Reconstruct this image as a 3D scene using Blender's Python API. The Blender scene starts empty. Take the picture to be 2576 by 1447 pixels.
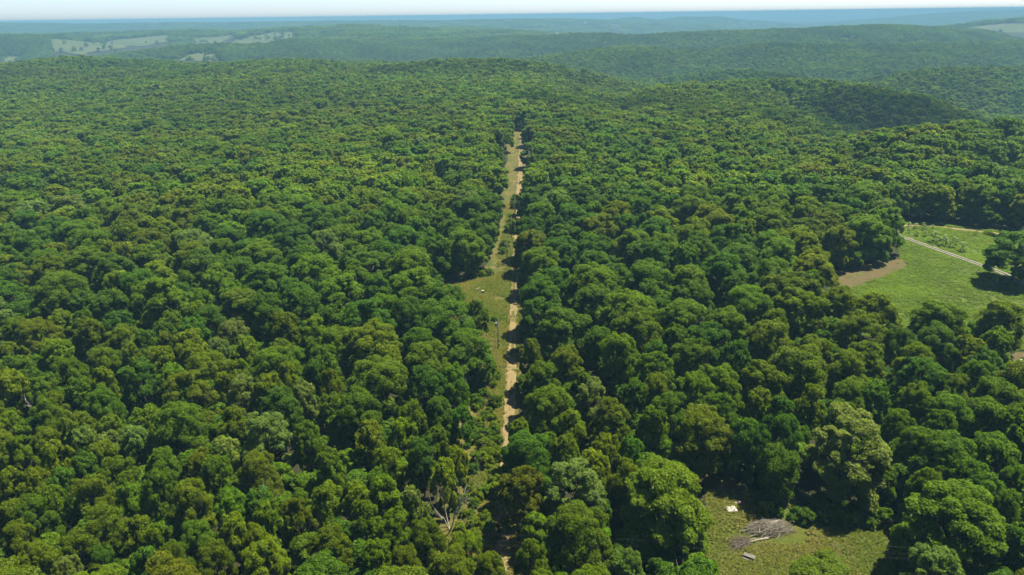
import bpy, bmesh, math, random
import numpy as np
from mathutils import Matrix, Vector

# ------------------------------------------------------------------ camera, light, exposure
scene = bpy.context.scene
COL = scene.collection
CAM_H, CAM_F, PITCH, ROLL = 90.0, 2000.0, math.radians(21.8), math.radians(0.79)
SUN_EL, SUN_AZ = math.radians(64), math.radians(58)     # azimuth clockwise from +Y (the way the camera looks)

cd = bpy.data.cameras.new('camera'); cam = bpy.data.objects.new('camera', cd); COL.objects.link(cam)
cd.sensor_width = 36; cd.lens = 36*CAM_F/3000; cd.clip_start = 1; cd.clip_end = 80000
_r = Vector((1, 0, 0)); _f = Vector((0, math.cos(PITCH), -math.sin(PITCH))); _u = Vector((0, math.sin(PITCH), math.cos(PITCH)))
_r2 = math.cos(ROLL)*_r-math.sin(ROLL)*_u; _u2 = math.sin(ROLL)*_r+math.cos(ROLL)*_u
M = Matrix((_r2, _u2, -_f)).transposed().to_4x4(); M.translation = (0, 0, CAM_H)
cam.matrix_world = M
scene.camera = cam
scene.render.resolution_x = 1024; scene.render.resolution_y = 575

world = bpy.data.worlds.new('World'); scene.world = world; world.use_nodes = True
wn = world.node_tree.nodes; wn.clear()
sky = wn.new('ShaderNodeTexSky'); sky.sky_type = 'NISHITA'; sky.sun_disc = False
sky.sun_elevation = SUN_EL; sky.sun_rotation = SUN_AZ; sky.altitude = 300
sky.air_density = 0.65; sky.dust_density = 0.9; sky.ozone_density = 4.0
bg = wn.new('ShaderNodeBackground'); bg.inputs['Strength'].default_value = 0.05
wo = wn.new('ShaderNodeOutputWorld')
world.node_tree.links.new(sky.outputs[0], bg.inputs[0]); world.node_tree.links.new(bg.outputs[0], wo.inputs[0])

sl = bpy.data.lights.new('sun', 'SUN'); sun = bpy.data.objects.new('sun', sl); COL.objects.link(sun)
sl.energy = 4.2; sl.angle = math.radians(0.5); sl.color = (1.0, 0.92, 0.72)
_d = Vector((math.sin(SUN_AZ)*math.cos(SUN_EL), math.cos(SUN_AZ)*math.cos(SUN_EL), math.sin(SUN_EL)))
sun.rotation_euler = (-_d).to_track_quat('-Z', 'Y').to_euler(); sun.location = _d*400

scene.view_settings.view_transform = 'Standard'; scene.view_settings.look = 'None'
scene.view_settings.exposure = 2.2; scene.view_settings.gamma = 1.0; scene.view_settings.use_curve_mapping = False
cy = scene.cycles
cy.max_bounces = 9; cy.diffuse_bounces = 6; cy.glossy_bounces = 1; cy.transmission_bounces = 3; cy.volume_bounces = 0
cy.transparent_max_bounces = 24; cy.caustics_reflective = False; cy.caustics_refractive = False
cy.use_adaptive_sampling = True; cy.adaptive_threshold = 0.02
cy.use_denoising = True
try: cy.denoiser = 'OPENIMAGEDENOISE'; cy.denoising_prefilter = 'ACCURATE'
except Exception: pass
HAZE_DENSITY = 0.00019; HAZE_COLOR = (0.15, 0.31, 0.44, 1)

# ------------------------------------------------------------------ terrain
import numpy as np
RIDGES = [
    ([(-852.1,1150.0,11.1),(-820.3,1160.0,13.1),(-772.2,1170.0,18.0),(-722.9,1180.0,22.3),(-686.2,1190.0,20.0),(-627.0,1200.0,14.3),(-552.6,1180.0,9.5),(-479.8,1160.0,6.8),(-417.9,1140.0,12.1),(-358.8,1120.0,15.5),(-312.1,1100.0,13.1)],0.16,60,1159),
    ([(-274.9,1000.0,-13.2),(-234.7,1000.0,1.2),(-180.4,1012.5,10.3),(-108.7,1043.8,13.9),(-12.4,1065.0,13.0),(47.2,1080.0,5.1),(107.4,1080.0,-6.6),(144.1,1050.0,-16.7),(162.7,1000.0,-29.9)],0.28,50,1037),
    ([(150.1,700.0,-9.0),(195.6,797.5,0.2),(260.3,865.0,-2.2),(304.5,900.0,-4.4),(355.0,900.0,-5.0),(389.1,862.5,-5.6),(409.7,805.0,-7.7),(424.1,745.0,-15.9),(441.2,700.0,-23.8)],0.34,40,808),
    ([(329.5,1350.0,-32.0),(425.1,1300.0,-19.0),(491.8,1250.0,-27.8)],0.25,30,1300),
    ([(228.9,395.0,7.2),(250.1,406.2,9.0),(272.8,417.5,8.6),(304.6,428.8,7.7),(338.5,440.0,5.8)],0.36,20,418),
    ([(67.6,1700.0,-17.7),(191.1,1766.7,-10.9),(315.2,1833.3,-8.1),(450.7,1866.7,-13.2),(559.9,1888.9,-11.7),(674.6,1922.2,-4.7),(834.4,1966.7,-9.4),(1106.5,2000.0,-13.2),(1325.6,2000.0,-8.8),(1473.7,2000.0,-7.6)],0.2,60,1894),
    ([(612.4,1150.0,-32.7),(673.3,1162.5,-19.0),(744.9,1175.0,-14.7),(807.3,1187.5,-16.3),(896.7,1200.0,-19.6)],0.25,40,1175),
    ([(-620.4,2700.0,1.2),(-322.8,2676.5,-6.1),(-126.7,2652.9,-1.1),(3.9,2629.4,0.7),(113.6,2605.9,6.6),(348.1,2582.4,10.8),(437.5,2558.8,3.6),(607.4,2535.3,13.7),(738.6,2511.8,17.7),(920.6,2511.8,20.5),(1004.7,2535.3,13.8),(1124.6,2558.8,20.9),(1275.4,2582.4,22.6),(1333.5,2605.9,24.1),(1490.6,2629.4,15.1),(1650.8,2652.9,5.9),(1900.6,2676.5,-10.1),(2012.3,2700.0,-12.1)],0.2,80,2606),
    ([(1841.1,3300.0,-13.5),(2050.7,3300.0,0.6),(2195.4,3300.0,12.2),(2264.1,3300.0,24.7),(2326.3,3300.0,33.9),(2511.6,3300.0,38.2)],0.12,150,3300),
    ([(-1079.0,2000.0,-15.9),(-1081.4,2080.0,-6.0),(-1002.5,2160.0,0.4),(-881.8,2260.0,2.9),(-754.0,2380.0,7.8),(-574.6,2500.0,5.4)],0.18,60,2230),
    ([(-2056.5,2700.0,29.5),(-1880.8,2700.0,27.2),(-1685.5,2700.0,26.0),(-1620.4,2700.0,10.0)],0.15,100,2700),
    ([(-2164.5,3400.0,15.4),(-1951.6,3428.6,20.6),(-1816.6,3457.1,23.5),(-1476.6,3485.7,25.6),(-1288.5,3485.7,16.0),(-1088.1,3457.1,28.2),(-781.9,3428.6,36.9),(-699.9,3400.0,34.5)],0.07,150,3443),
    ([(-1026.7,4500.0,20.1),(-538.2,4500.0,11.6),(-293.3,4500.0,15.3),(-49.0,4500.0,-3.9),(75.8,4500.0,-19.3)],0.12,200,4500),
    ([(-4474.5,6000.0,68.8),(-4228.0,6111.1,64.4),(-3746.9,6222.2,47.6),(-3245.2,6333.3,43.0),(-2603.6,6444.4,43.2),(-1491.1,6555.6,37.7),(-674.8,6666.7,33.0),(48.9,6777.8,33.1),(550.1,6888.9,29.5),(939.2,7000.0,9.7)],0.06,300,6500),
    ([(1073.4,8000.0,0.2),(1358.2,8000.0,32.9),(1651.1,8000.0,-3.2),(1905.0,8000.0,25.9),(2339.2,8000.0,20.3),(2560.1,8000.0,-14.8)],0.1,200,8000),
    ([(3919.3,9000.0,-44.1),(4304.9,8916.7,-16.8),(4560.2,8833.3,-6.4),(4928.8,8750.0,24.4),(5502.2,8666.7,43.1),(6028.9,8583.3,48.9),(6539.3,8500.0,54.7)],0.08,300,8750),
]
PLATEAU = [
    ([(-600,-200,0),(-600,300,0),(-480,700,0),(-420,1000,6)],.10,60,200),
    ([(-150,-300,0),(-150,500,0),(-200,800,2)],.14,60,110),
    ([(0,0,0),(5,250,0),(8,560,1),(-40,750,2),(-60,950,3)],.24,40,45),
    ([(150,-300,0),(150,180,0),(165,262,0)],.22,40,92),
    ([(60,330,0),(105,450,0),(165,600,-4),(205,740,-8)],.32,35,32)]

def segdist(x, y, pts):
    best = np.full(x.shape, 1e18); zc = np.zeros(x.shape)
    for (x0, y0, z0), (x1, y1, z1) in zip(pts[:-1], pts[1:]):
        dx, dy = x1-x0, y1-y0
        t = np.clip(((x-x0)*dx + (y-y0)*dy)/(dx*dx+dy*dy), 0, 1)
        d = (x-x0-t*dx)**2 + (y-y0-t*dy)**2
        m = d < best
        best = np.where(m, d, best); zc = np.where(m, z0+t*(z1-z0), zc)
    return np.sqrt(best), zc

def smax(a, b, k):
    h = np.clip(.5+.5*(a-b)/k, 0, 1)
    return b+(a-b)*h+k*h*(1-h)

def vnoise(x, y, seed):
    xi = np.floor(x).astype(np.int64); yi = np.floor(y).astype(np.int64); fx = x-xi; fy = y-yi
    def h(a, b):
        n = (a*374761393+b*668265263+seed*974711) & 0x7fffffff
        n = ((n ^ (n >> 13))*1274126177) & 0x7fffffff
        return ((n ^ (n >> 16)) & 0xffff)/65535.
    fx = fx*fx*(3-2*fx); fy = fy*fy*(3-2*fy)
    return (h(xi, yi)*(1-fx)+h(xi+1, yi)*fx)*(1-fy)+(h(xi, yi+1)*(1-fx)+h(xi+1, yi+1)*fx)*fy-.5

def height(x, y):
    """ground height in metres; the plateau round the track is at 0, the camera flies at 90"""
    x = np.asarray(x, float); y = np.asarray(y, float)
    r = np.hypot(x, y)
    base = -58-42*np.clip((r-900)/4000, 0, 1)+10*vnoise(x/700, y/700, 3)+14*vnoise(x/2500, y/2500, 4)*np.clip(r/3000, 0, 1)
    pl = np.full(x.shape, -1e3)
    for pts, s, w, f in PLATEAU:
        d, zc = segdist(x, y, pts); d = np.maximum(0, d-f)
        pl = np.maximum(pl, zc-s*d*d/(d+w))
    z = smax(base, pl, 10)
    for pts, s, w, D in RIDGES:
        d, zc = segdist(x, y, pts)
        wob = 1+.5*vnoise(x/(D*.12), y/(D*.12), 7)+.35*vnoise(x/(D*.05), y/(D*.05), 8)
        z = smax(z, zc-s*wob*d*d/(d+w), 4+D*.002)
    far = np.clip((r-300)/550, 0, 1)
    z = z+far*(10*vnoise(x/260, y/260, 11)+5*vnoise(x/110, y/110, 12))*np.clip(1-(r-5000)/6000, .2, 1)
    return z+np.clip((r-200)/300, 0, 1)*1.2*vnoise(x/60, y/60, 13)
TREES = [(-129.0,178.6,4.2,'O'),(-115.9,169.6,4.1,'O'),(-106.0,168.1,4.5,'O'),(-97.6,163.3,3.2,'D'),(-97.3,177.6,3.4,'G'),(-86.6,168.7,3.8,'D'),(-76.4,168.3,5.0,'P'),(-76.0,158.3,2.9,'P'),(-91.6,163.1,3.2,'B'),(-63.7,172.7,4.1,'O'),(-53.9,168.8,4.5,'Y'),(-70.0,160.3,3.4,'O'),(-135.6,170.2,4.6,'O'),(-128.6,156.8,3.8,'O'),(-118.3,158.6,4.1,'O'),(-102.7,153.0,4.2,'O'),(-98.3,156.9,2.6,'O'),(-90.0,154.6,3.8,'O'),(-81.0,154.4,3.3,'O'),(-67.0,148.1,2.7,'O'),(-60.2,156.8,3.6,'O'),(-47.2,152.4,3.9,'G'),(-48.5,146.6,2.7,'D'),(-108.2,147.4,4.3,'O'),(-110.0,140.3,3.9,'G'),(-101.2,139.2,3.0,'G'),(-97.0,142.5,2.9,'O'),(-88.5,143.2,5.1,'D'),(-81.4,143.9,3.3,'G'),(-73.6,135.1,5.5,'B'),(-67.7,141.7,2.6,'B'),(-61.6,135.6,4.2,'P'),(-55.2,135.4,3.6,'B'),(-47.6,135.2,2.9,'P'),(-42.5,140.1,2.6,'O'),(-53.3,143.1,2.6,'O'),(-116.9,139.6,3.5,'O'),(-103.2,133.5,2.7,'O'),(-91.0,131.6,4.1,'G'),(-109.1,126.8,2.6,'O'),(-101.1,128.1,3.8,'G'),(-91.2,122.8,3.3,'O'),(-84.9,122.6,2.9,'B'),(-79.2,126.0,3.4,'O'),(-70.0,121.6,5.8,'G'),(-59.5,125.5,3.2,'B'),(-50.5,118.4,5.5,'P'),(-42.1,118.2,3.4,'G'),(-40.5,130.3,2.9,'O'),(-96.5,119.5,3.4,'O'),(-98.4,113.8,3.3,'O'),(-78.0,119.1,2.8,'P'),(-81.9,117.2,2.8,'P'),(-87.6,118.0,2.6,'P'),(-89.4,111.8,3.1,'O'),(-82.0,114.0,2.8,'B'),(-67.8,109.5,3.9,'G'),(-60.4,110.5,3.0,'B'),(-58.0,115.3,3.0,'P'),(-48.4,106.8,4.0,'B'),(-55.9,106.4,2.8,'G'),(-82.9,109.8,2.6,'D'),(-75.8,107.9,3.9,'O'),(-84.1,104.8,2.6,'D'),(-95.0,106.7,2.6,'O'),(-87.9,103.8,2.6,'O'),(-77.0,102.0,3.7,'O'),(-83.2,99.5,2.6,'O'),(-65.0,102.2,2.7,'G'),(-57.9,99.0,3.8,'Y'),(-50.4,98.4,2.8,'G'),(-46.0,99.8,2.6,'D'),(-69.1,100.3,2.6,'G'),(-83.7,96.1,3.5,'G'),(-88.9,98.2,2.6,'O'),(-69.8,93.1,3.9,'O'),(-71.9,88.7,3.5,'O'),(-64.5,93.9,2.7,'O'),(-58.9,89.3,2.6,'O'),(-53.0,90.5,3.4,'G'),(-47.9,92.6,2.7,'O'),(-42.2,94.3,2.6,'Y'),(-42.6,89.0,2.9,'O'),(-38.0,96.1,2.9,'O'),(-33.8,100.0,2.7,'O'),(-35.8,109.4,2.7,'O'),(-82.6,90.2,2.8,'O'),(-76.2,85.5,3.1,'Y'),(-70.0,83.0,2.6,'P'),(-64.6,83.7,2.8,'D'),(-58.5,84.8,2.6,'D'),(-54.0,84.7,2.6,'O'),(-48.0,85.0,3.2,'O'),(-39.3,83.6,4.1,'Y'),(-78.5,82.8,2.6,'O'),(-21.7,125.1,2.7,'O'),(-16.4,128.5,3.6,'D'),(-10.6,123.3,2.6,'D'),(-29.4,117.3,3.3,'B'),(-23.1,119.8,3.2,'O'),(-16.0,119.2,2.6,'O'),(-24.9,112.0,2.8,'O'),(-18.1,112.3,3.6,'D'),(-13.4,106.6,2.7,'O'),(-8.8,110.4,2.6,'O'),(-28.4,99.9,2.8,'O'),(-24.2,103.4,2.6,'D'),(-23.3,100.5,2.7,'O'),(-18.2,98.0,2.7,'P'),(-25.6,95.2,2.6,'O'),(-20.4,92.6,3.1,'Y'),(-14.6,89.7,3.2,'O'),(-7.8,86.7,3.2,'Y'),(-22.5,86.1,2.9,'Y'),(-17.5,83.9,2.8,'O'),(-10.4,82.4,3.7,'O'),(-4.2,83.1,2.6,'O'),(6.4,139.3,5.4,'G'),(4.6,154.2,2.9,'O'),(13.0,151.3,4.4,'O'),(16.0,141.4,2.6,'O'),(26.3,149.2,5.2,'O'),(35.9,153.2,3.0,'D'),(43.9,147.8,5.3,'G'),(55.5,150.9,3.4,'D'),(17.2,131.8,4.8,'P'),(7.7,128.0,5.4,'O'),(26.8,133.0,3.1,'D'),(32.2,134.9,4.0,'O'),(41.3,134.7,4.2,'G'),(48.5,133.1,3.4,'O'),(-0.8,120.7,2.6,'O'),(20.2,122.0,4.7,'B'),(12.1,122.2,3.2,'O'),(28.7,120.6,3.3,'O'),(38.2,118.5,6.1,'O'),(46.3,116.0,3.2,'D'),(2.3,110.0,5.0,'D'),(10.0,113.0,3.0,'O'),(18.3,112.8,3.2,'O'),(23.0,112.7,2.6,'D'),(15.2,108.7,3.1,'O'),(10.8,101.1,6.0,'P'),(1.5,100.8,4.4,'B'),(20.7,104.6,3.0,'O'),(24.7,106.5,2.6,'D'),(26.1,96.7,8.8,'W'),(10.3,89.1,5.6,'O'),(2.5,84.9,2.9,'O'),(17.9,80.9,2.7,'P'),(4.0,80.1,2.6,'Y'),(67.0,160.4,5.8,'O'),(76.7,155.8,4.7,'O'),(91.4,161.8,6.1,'O'),(86.8,149.4,5.0,'O'),(100.2,158.3,4.5,'D'),(108.5,156.9,5.5,'D'),(98.8,148.0,4.3,'O'),(115.0,153.6,4.0,'O'),(123.9,156.4,3.8,'G'),(133.8,169.9,6.1,'O'),(67.2,142.4,7.0,'O'),(79.3,143.0,5.1,'O'),(77.0,134.3,4.6,'O'),(80.7,131.8,3.3,'D'),(93.2,136.4,5.9,'D'),(99.9,145.1,2.7,'Y'),(97.9,133.0,4.4,'O'),(87.6,128.5,4.0,'O'),(107.3,138.6,3.9,'G'),(105.6,129.6,4.9,'G'),(91.2,123.2,5.1,'G'),(53.7,128.6,3.2,'O'),(56.9,124.1,3.3,'D'),(65.2,129.1,3.2,'O'),(51.5,109.7,4.4,'C'),(65.1,110.6,8.2,'P'),(48.6,114.7,3.5,'D'),(79.0,119.3,3.6,'G'),(79.2,112.7,4.5,'G'),(98.5,123.0,5.3,'G'),(102.4,120.1,3.2,'G'),(81.7,107.3,5.6,'G'),(90.0,107.7,5.8,'G'),(90.4,101.5,3.2,'G'),(74.5,101.3,3.3,'G'),(81.8,99.6,5.1,'G'),(84.3,94.6,3.0,'G'),(73.5,91.2,9.5,'W'),(49.8,82.5,6.9,'W'),(63.7,79.8,4.6,'P'),(81.9,87.9,2.6,'D')]
MEADOW = [(114.1,227.5),(131.9,234.6),(143.2,239.8),(150.4,247.9),(161.3,272.0),(165.4,287.7),(161.8,297.3),(167.5,298.4),(180.7,296.6),(194.4,293.1),(202.8,286.4),(219.0,278.1),(242.3,268.5),(163.8,172.1),(145.6,172.1),(139.6,171.0),(129.5,173.4),(117.2,177.2),(106.2,181.8),(99.8,185.6),(96.2,188.7)]
BROWN = [(111.2,228.6),(115.6,229.4),(126.1,231.4),(132.1,235.1),(143.2,239.8),(148.8,245.9),(152.3,250.1),(151.4,245.7),(147.6,239.6),(142.8,235.7),(132.6,229.2),(125.3,224.8),(119.9,220.4),(114.3,218.9),(111.0,222.6)]
DRIVE = [(164.1,282.5),(164.8,279.4),(170.8,259.6),(176.5,241.4),(179.0,232.2),(178.9,220.9),(177.1,203.8)]
TRAIL = [(163.6,296.5),(166.1,294.8),(168.3,290.6),(176.1,291.5),(183.7,291.9),(188.9,290.7),(192.7,287.3),(199.3,283.9),(205.6,280.3),(217.0,275.3),(227.0,270.8)]
TRAIL2 = [(191.8,288.1),(193.2,283.2),(194.0,275.3),(196.3,266.9),(197.8,260.2)]
GARDEN = [(201.2,280.1),(215.8,273.5),(224.3,270.9),(218.2,262.6),(211.4,267.2),(206.2,268.7),(203.4,272.7)]
PINES = [(174.9,268.6),(176.3,264.7),(178.9,262.1),(179.7,257.2),(171.1,280.9),(172.6,277.1),(175.6,276.5),(180.0,284.7),(177.8,287.5),(176.3,290.2),(185.0,287.2),(183.3,291.2),(197.6,277.0)]
PINEH = [5.0,4.6,4.4,4.0,2.6,2.6,2.8,2.8,2.6,2.4,2.0,1.8,2.6]
ROWS = [(202.8,278.9),(203.1,277.6),(203.6,276.5),(203.9,275.2),(204.1,273.8),(205.5,273.5),(206.1,272.4),(207.1,272.1),(209.2,272.3),(211.1,274.0),(211.1,272.2),(211.0,270.5),(213.0,270.7),(214.4,271.7),(207.2,274.9),(208.4,274.5),(209.5,273.7),(210.6,268.1)]
OAK = [(172.1,219.2)]
CLEAR = [(39.4,117.0),(42.3,116.5),(44.0,114.1),(47.8,113.1),(53.4,112.2),(55.1,109.0),(57.3,105.9),(64.1,103.7),(71.3,101.6),(76.5,98.8),(80.0,93.7),(78.3,87.1),(65.3,81.4),(31.7,81.9),(33.8,91.1),(33.9,94.5),(37.3,105.9),(38.4,111.0)]
LEFTM = [(-24.1,229.1),(-19.1,230.0),(-14.1,233.0),(-6.9,235.7),(-4.1,239.3),(-3.4,197.6),(-5.6,192.4),(-6.8,181.5),(-14.7,188.5),(-19.2,191.9),(-21.3,196.5)]
GAPR = [(130.9,162.0),(136.1,166.1),(140.9,170.2),(144.7,170.1),(129.4,147.6),(124.2,147.7),(127.1,152.3)]
SHED = [(134.2,158.7),(127.8,149.3)]
FIELDS = [[(-1670.1,2654.4),(-3197.1,5310.4),(-2945.8,5172.0),(-2961.7,5484.0),(-2733.9,5506.1),(-1558.2,3367.5),(-1497.3,3180.5),(-1581.9,3115.4),(-1711.1,3123.3),(-1665.1,2966.8),(-1528.3,2617.3),(-1564.0,2614.2),(-1642.3,2645.5)],[(-1379.6,3135.1),(-2274.7,5409.3),(-2177.2,5361.0),(-2046.9,5324.3),(-1270.8,3415.5),(-1184.7,3041.6),(-1244.4,2995.5),(-1340.0,3079.7)],[(-1092.9,2867.6),(-1127.0,3082.6),(-1133.2,3166.1),(-1886.6,5450.6),(-1066.3,3286.0),(-946.9,3265.8),(-955.6,3019.2),(-1022.7,2892.7)],[(-1680.7,2324.3),(-1651.5,2407.8),(-1621.9,2431.6),(-1577.2,2322.5),(-1648.2,2273.6)],[(-952.9,2029.6),(-950.1,2103.7),(-926.2,2140.7),(-890.4,2159.3),(-824.1,2084.9),(-847.4,2026.9),(-881.9,2001.6)],[(-761.5,2078.8),(-747.4,2130.4),(-723.0,2190.0),(-724.3,2118.3)],[(2088.2,3365.2),(2229.5,3488.2),(2281.5,3227.6),(2320.0,3181.3),(2200.9,3002.6),(2135.8,3084.3),(2091.7,3221.0)],[(1081.4,2420.3),(1121.3,2442.7),(1150.9,2379.1),(1135.3,2343.2),(1092.2,2371.8)],[(1279.4,2390.8),(1321.7,2450.5),(1333.7,2429.6),(1322.1,2379.3),(1280.8,2357.4)],[(804.5,1600.8),(851.7,1635.4),(955.6,1702.6),(913.9,1654.2),(827.2,1603.1)],[(2377.5,7605.2),(4800.8,14597.0),(4649.0,12599.1),(2879.2,7757.7),(2640.5,7595.9),(2344.6,7406.4)],[(1876.3,6084.1),(2064.6,6396.2),(2273.6,6741.1),(2146.4,6429.6)],[(-22.8,6135.3),(78.3,6219.8),(87.4,6079.0),(-11.6,6035.1)],[(-11.4,5698.8),(40.5,5721.0),(39.5,5591.5),(-6.2,5594.6)],[(695.2,6091.3),(717.1,6089.0),(687.1,5810.1),(676.3,5845.1)],[(772.8,6093.9),(855.8,6217.1),(997.2,6401.1),(926.4,6084.6)],[(1113.3,6537.7),(1226.0,6570.1),(1197.8,6416.8),(1103.3,6408.4)],[(308.8,5165.6),(358.0,5196.8),(311.4,4460.0),(265.4,4371.0)],[(1240.2,5781.9),(1406.0,5952.9),(1414.2,5913.3),(1260.5,5728.5)]]
HOUSES = [(-50.2,3180.4),(-38.8,3193.7),(-32.8,3176.2),(270.7,4393.8),(294.0,4443.4),(448.9,5153.6),(464.0,5112.4),(491.8,5160.0),(648.2,6173.3),(457.0,5086.7),(-555.8,1086.8),(-1838.2,5550.5),(-564.0,1081.2)]
PILE = [(47.0,100.5),(43.2,100.6),(51.6,101.9),(39.9,97.6),(41.4,97.4),(46.4,98.8),(41.0,94.0),(42.0,106.8),(44.2,108.8),(48.6,104.5),(47.2,105.7),(59.3,104.9)]
JUNK = [(-12.4,221.3),(-11.5,222.5),(-10.2,219.9),(-22.0,232.6),(-13.9,233.0),(-23.3,228.4)]
SNAGS = [(-12.3,102.7),(-63.2,325.8),(5.2,263.5),(-108.6,135.6),(-47.0,99.9)]

rng = np.random.default_rng(7)

def project(x, y, z):
    """where a point falls in the photograph, as fractions across and down (used to word labels and to sort out what is in view)"""
    dz = z-CAM_H
    d = y*math.cos(PITCH)-dz*math.sin(PITCH); vl = (y*math.sin(PITCH)+dz*math.cos(PITCH))/np.maximum(d, 1); ul = x/np.maximum(d, 1)
    c, s = math.cos(ROLL), math.sin(ROLL)
    u = ul*c-vl*s; v = ul*s+vl*c
    return .5+u*CAM_F/3000, .5-v*CAM_F/1685, d

def inside(x, y, poly):
    p = np.asarray(poly, float); x = np.asarray(x, float); y = np.asarray(y, float)
    r = np.zeros(x.shape, bool)
    for i in range(len(p)):
        x0, y0 = p[i]; x1, y1 = p[i-1]
        if y0 == y1: continue
        c = ((y0 > y) != (y1 > y)) & (x < (x1-x0)*(y-y0)/(y1-y0)+x0)
        r ^= c
    return r

def edge_dist(x, y, poly):
    p = list(poly)+[poly[0]]
    return segdist(np.asarray(x, float), np.asarray(y, float), [(a, b, 0) for a, b in p])[0]

# ------------------------------------------------------------------ helpers
def tag(o, label=None, cat=None, group=None, kind=None):
    if label: o['label'] = label
    if cat: o['category'] = cat
    if group: o['group'] = group
    if kind: o['kind'] = kind
    return o

def mesh_from(name, verts, faces, mats=(), smooth=False):
    me = bpy.data.meshes.new(name)
    me.from_pydata([tuple(v) for v in verts], [], [tuple(f) for f in faces])
    for m in mats: me.materials.append(m)
    if smooth: me.polygons.foreach_set('use_smooth', [True]*len(me.polygons))
    me.update()
    return me

def quads_mesh(name, V, mat, attr=None):
    """V: n x 4 x 3 array of separate quads"""
    n = len(V); me = bpy.data.meshes.new(name)
    me.vertices.add(n*4); me.loops.add(n*4); me.polygons.add(n)
    me.vertices.foreach_set('co', V.reshape(-1).astype(np.float32))
    me.loops.foreach_set('vertex_index', np.arange(n*4, dtype=np.int32))
    me.polygons.foreach_set('loop_start', np.arange(0, n*4, 4, dtype=np.int32))
    me.polygons.foreach_set('loop_total', np.full(n, 4, dtype=np.int32))
    me.materials.append(mat)
    if attr is not None:
        a = me.attributes.new('leaf', 'FLOAT', 'FACE'); a.data.foreach_set('value', attr.astype(np.float32))
    me.update(calc_edges=True)
    return me

def grid_mesh(name, P, mat):
    """P: ni x nj x 3 -> one connected sheet"""
    ni, nj = P.shape[:2]; me = bpy.data.meshes.new(name)
    idx = np.arange(ni*nj).reshape(ni, nj)
    F = np.stack([idx[:-1, :-1], idx[1:, :-1], idx[1:, 1:], idx[:-1, 1:]], -1).reshape(-1, 4)
    n = len(F)
    me.vertices.add(ni*nj); me.loops.add(n*4); me.polygons.add(n)
    me.vertices.foreach_set('co', P.reshape(-1).astype(np.float32))
    me.loops.foreach_set('vertex_index', F.reshape(-1).astype(np.int32))
    me.polygons.foreach_set('loop_start', np.arange(0, n*4, 4, dtype=np.int32))
    me.polygons.foreach_set('loop_total', np.full(n, 4, dtype=np.int32))
    me.polygons.foreach_set('use_smooth', np.ones(n, bool))
    me.materials.append(mat); me.update(calc_edges=True)
    return me

def link(name, me, parent=None, loc=None):
    o = bpy.data.objects.new(name, me); COL.objects.link(o)
    if parent: o.parent = parent
    if loc is not None: o.location = loc
    return o

def empty(name, loc, rz=0.):
    o = bpy.data.objects.new(name, None); COL.objects.link(o); o.location = loc; o.rotation_euler = (0, 0, rz)
    o.empty_display_size = .5
    return o

class Tubes:
    def __init__(self): self.v = []; self.f = []
    def tube(self, pts, rad, n=6, cap=True):
        base = len(self.v); k = len(pts)
        pts = [Vector(p) for p in pts]
        for i, p in enumerate(pts):
            t = (pts[min(i+1, k-1)]-pts[max(i-1, 0)]).normalized()
            a = t.cross(Vector((0, 0, 1)) if abs(t.z) < .9 else Vector((1, 0, 0))).normalized(); b = t.cross(a)
            r = rad[i] if hasattr(rad, '__len__') else rad
            for j in range(n):
                an = 2*math.pi*j/n
                self.v.append(tuple(p+(a*math.cos(an)+b*math.sin(an))*r))
        for i in range(k-1):
            for j in range(n):
                self.f.append((base+i*n+j, base+i*n+(j+1) % n, base+(i+1)*n+(j+1) % n, base+(i+1)*n+j))
        if cap:
            self.f.append(tuple(base+j for j in range(n))[::-1]); self.f.append(tuple(base+(k-1)*n+j for j in range(n)))
        return self
    def box(self, c, s, rot=None, taper=0.):
        base = len(self.v); R = rot or Matrix.Identity(3)
        for dz in (-1, 1):
            for dx, dy in ((-1, -1), (1, -1), (1, 1), (-1, 1)):
                q = 1-taper*(dz > 0)
                self.v.append(tuple(Vector(c)+R @ Vector((dx*s[0]/2*q, dy*s[1]/2*q, dz*s[2]/2))))
        b = base
        self.f += [(b, b+3, b+2, b+1), (b+4, b+5, b+6, b+7), (b, b+1, b+5, b+4), (b+1, b+2, b+6, b+5), (b+2, b+3, b+7, b+6), (b+3, b, b+4, b+7)]
        return self
    def mesh(self, name, mat, smooth=False): return mesh_from(name, self.v, self.f, [mat], smooth)

# ------------------------------------------------------------------ materials
def new_mat(name):
    m = bpy.data.materials.new(name); m.use_nodes = True; nt = m.node_tree; nt.nodes.clear()
    out = nt.nodes.new('ShaderNodeOutputMaterial')
    return m, nt, out
def N(nt, kind, **kw):
    n = nt.nodes.new(kind)
    for k, v in kw.items():
        if k in n.inputs: n.inputs[k].default_value = v
        else: setattr(n, k, v)
    return n
def noise(nt, vec, scale, detail=4, rough=.55):
    n = N(nt, 'ShaderNodeTexNoise'); n.inputs['Scale'].default_value = scale; n.inputs['Detail'].default_value = detail; n.inputs['Roughness'].default_value = rough
    nt.links.new(vec, n.inputs['Vector'])
    return n.outputs['Fac']
def ramp(nt, fac, stops):
    r = N(nt, 'ShaderNodeValToRGB'); e = r.color_ramp.elements
    while len(e) < len(stops): e.new(.5)
    for i, (p, c) in enumerate(stops): e[i].position = p; e[i].color = (*c, 1)
    nt.links.new(fac, r.inputs['Fac'])
    return r.outputs['Color']
def mix(nt, fac, a, b, mode='MIX'):
    m = N(nt, 'ShaderNodeMix', data_type='RGBA', blend_type=mode)
    for s, v in ((m.inputs[0], fac), (m.inputs[6], a), (m.inputs[7], b)):
        if hasattr(v, 'is_output'): nt.links.new(v, s)
        elif isinstance(v, (int, float)): s.default_value = v
        else: s.default_value = (*v, 1) if len(v) == 3 else v
    return m.outputs[2]
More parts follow.
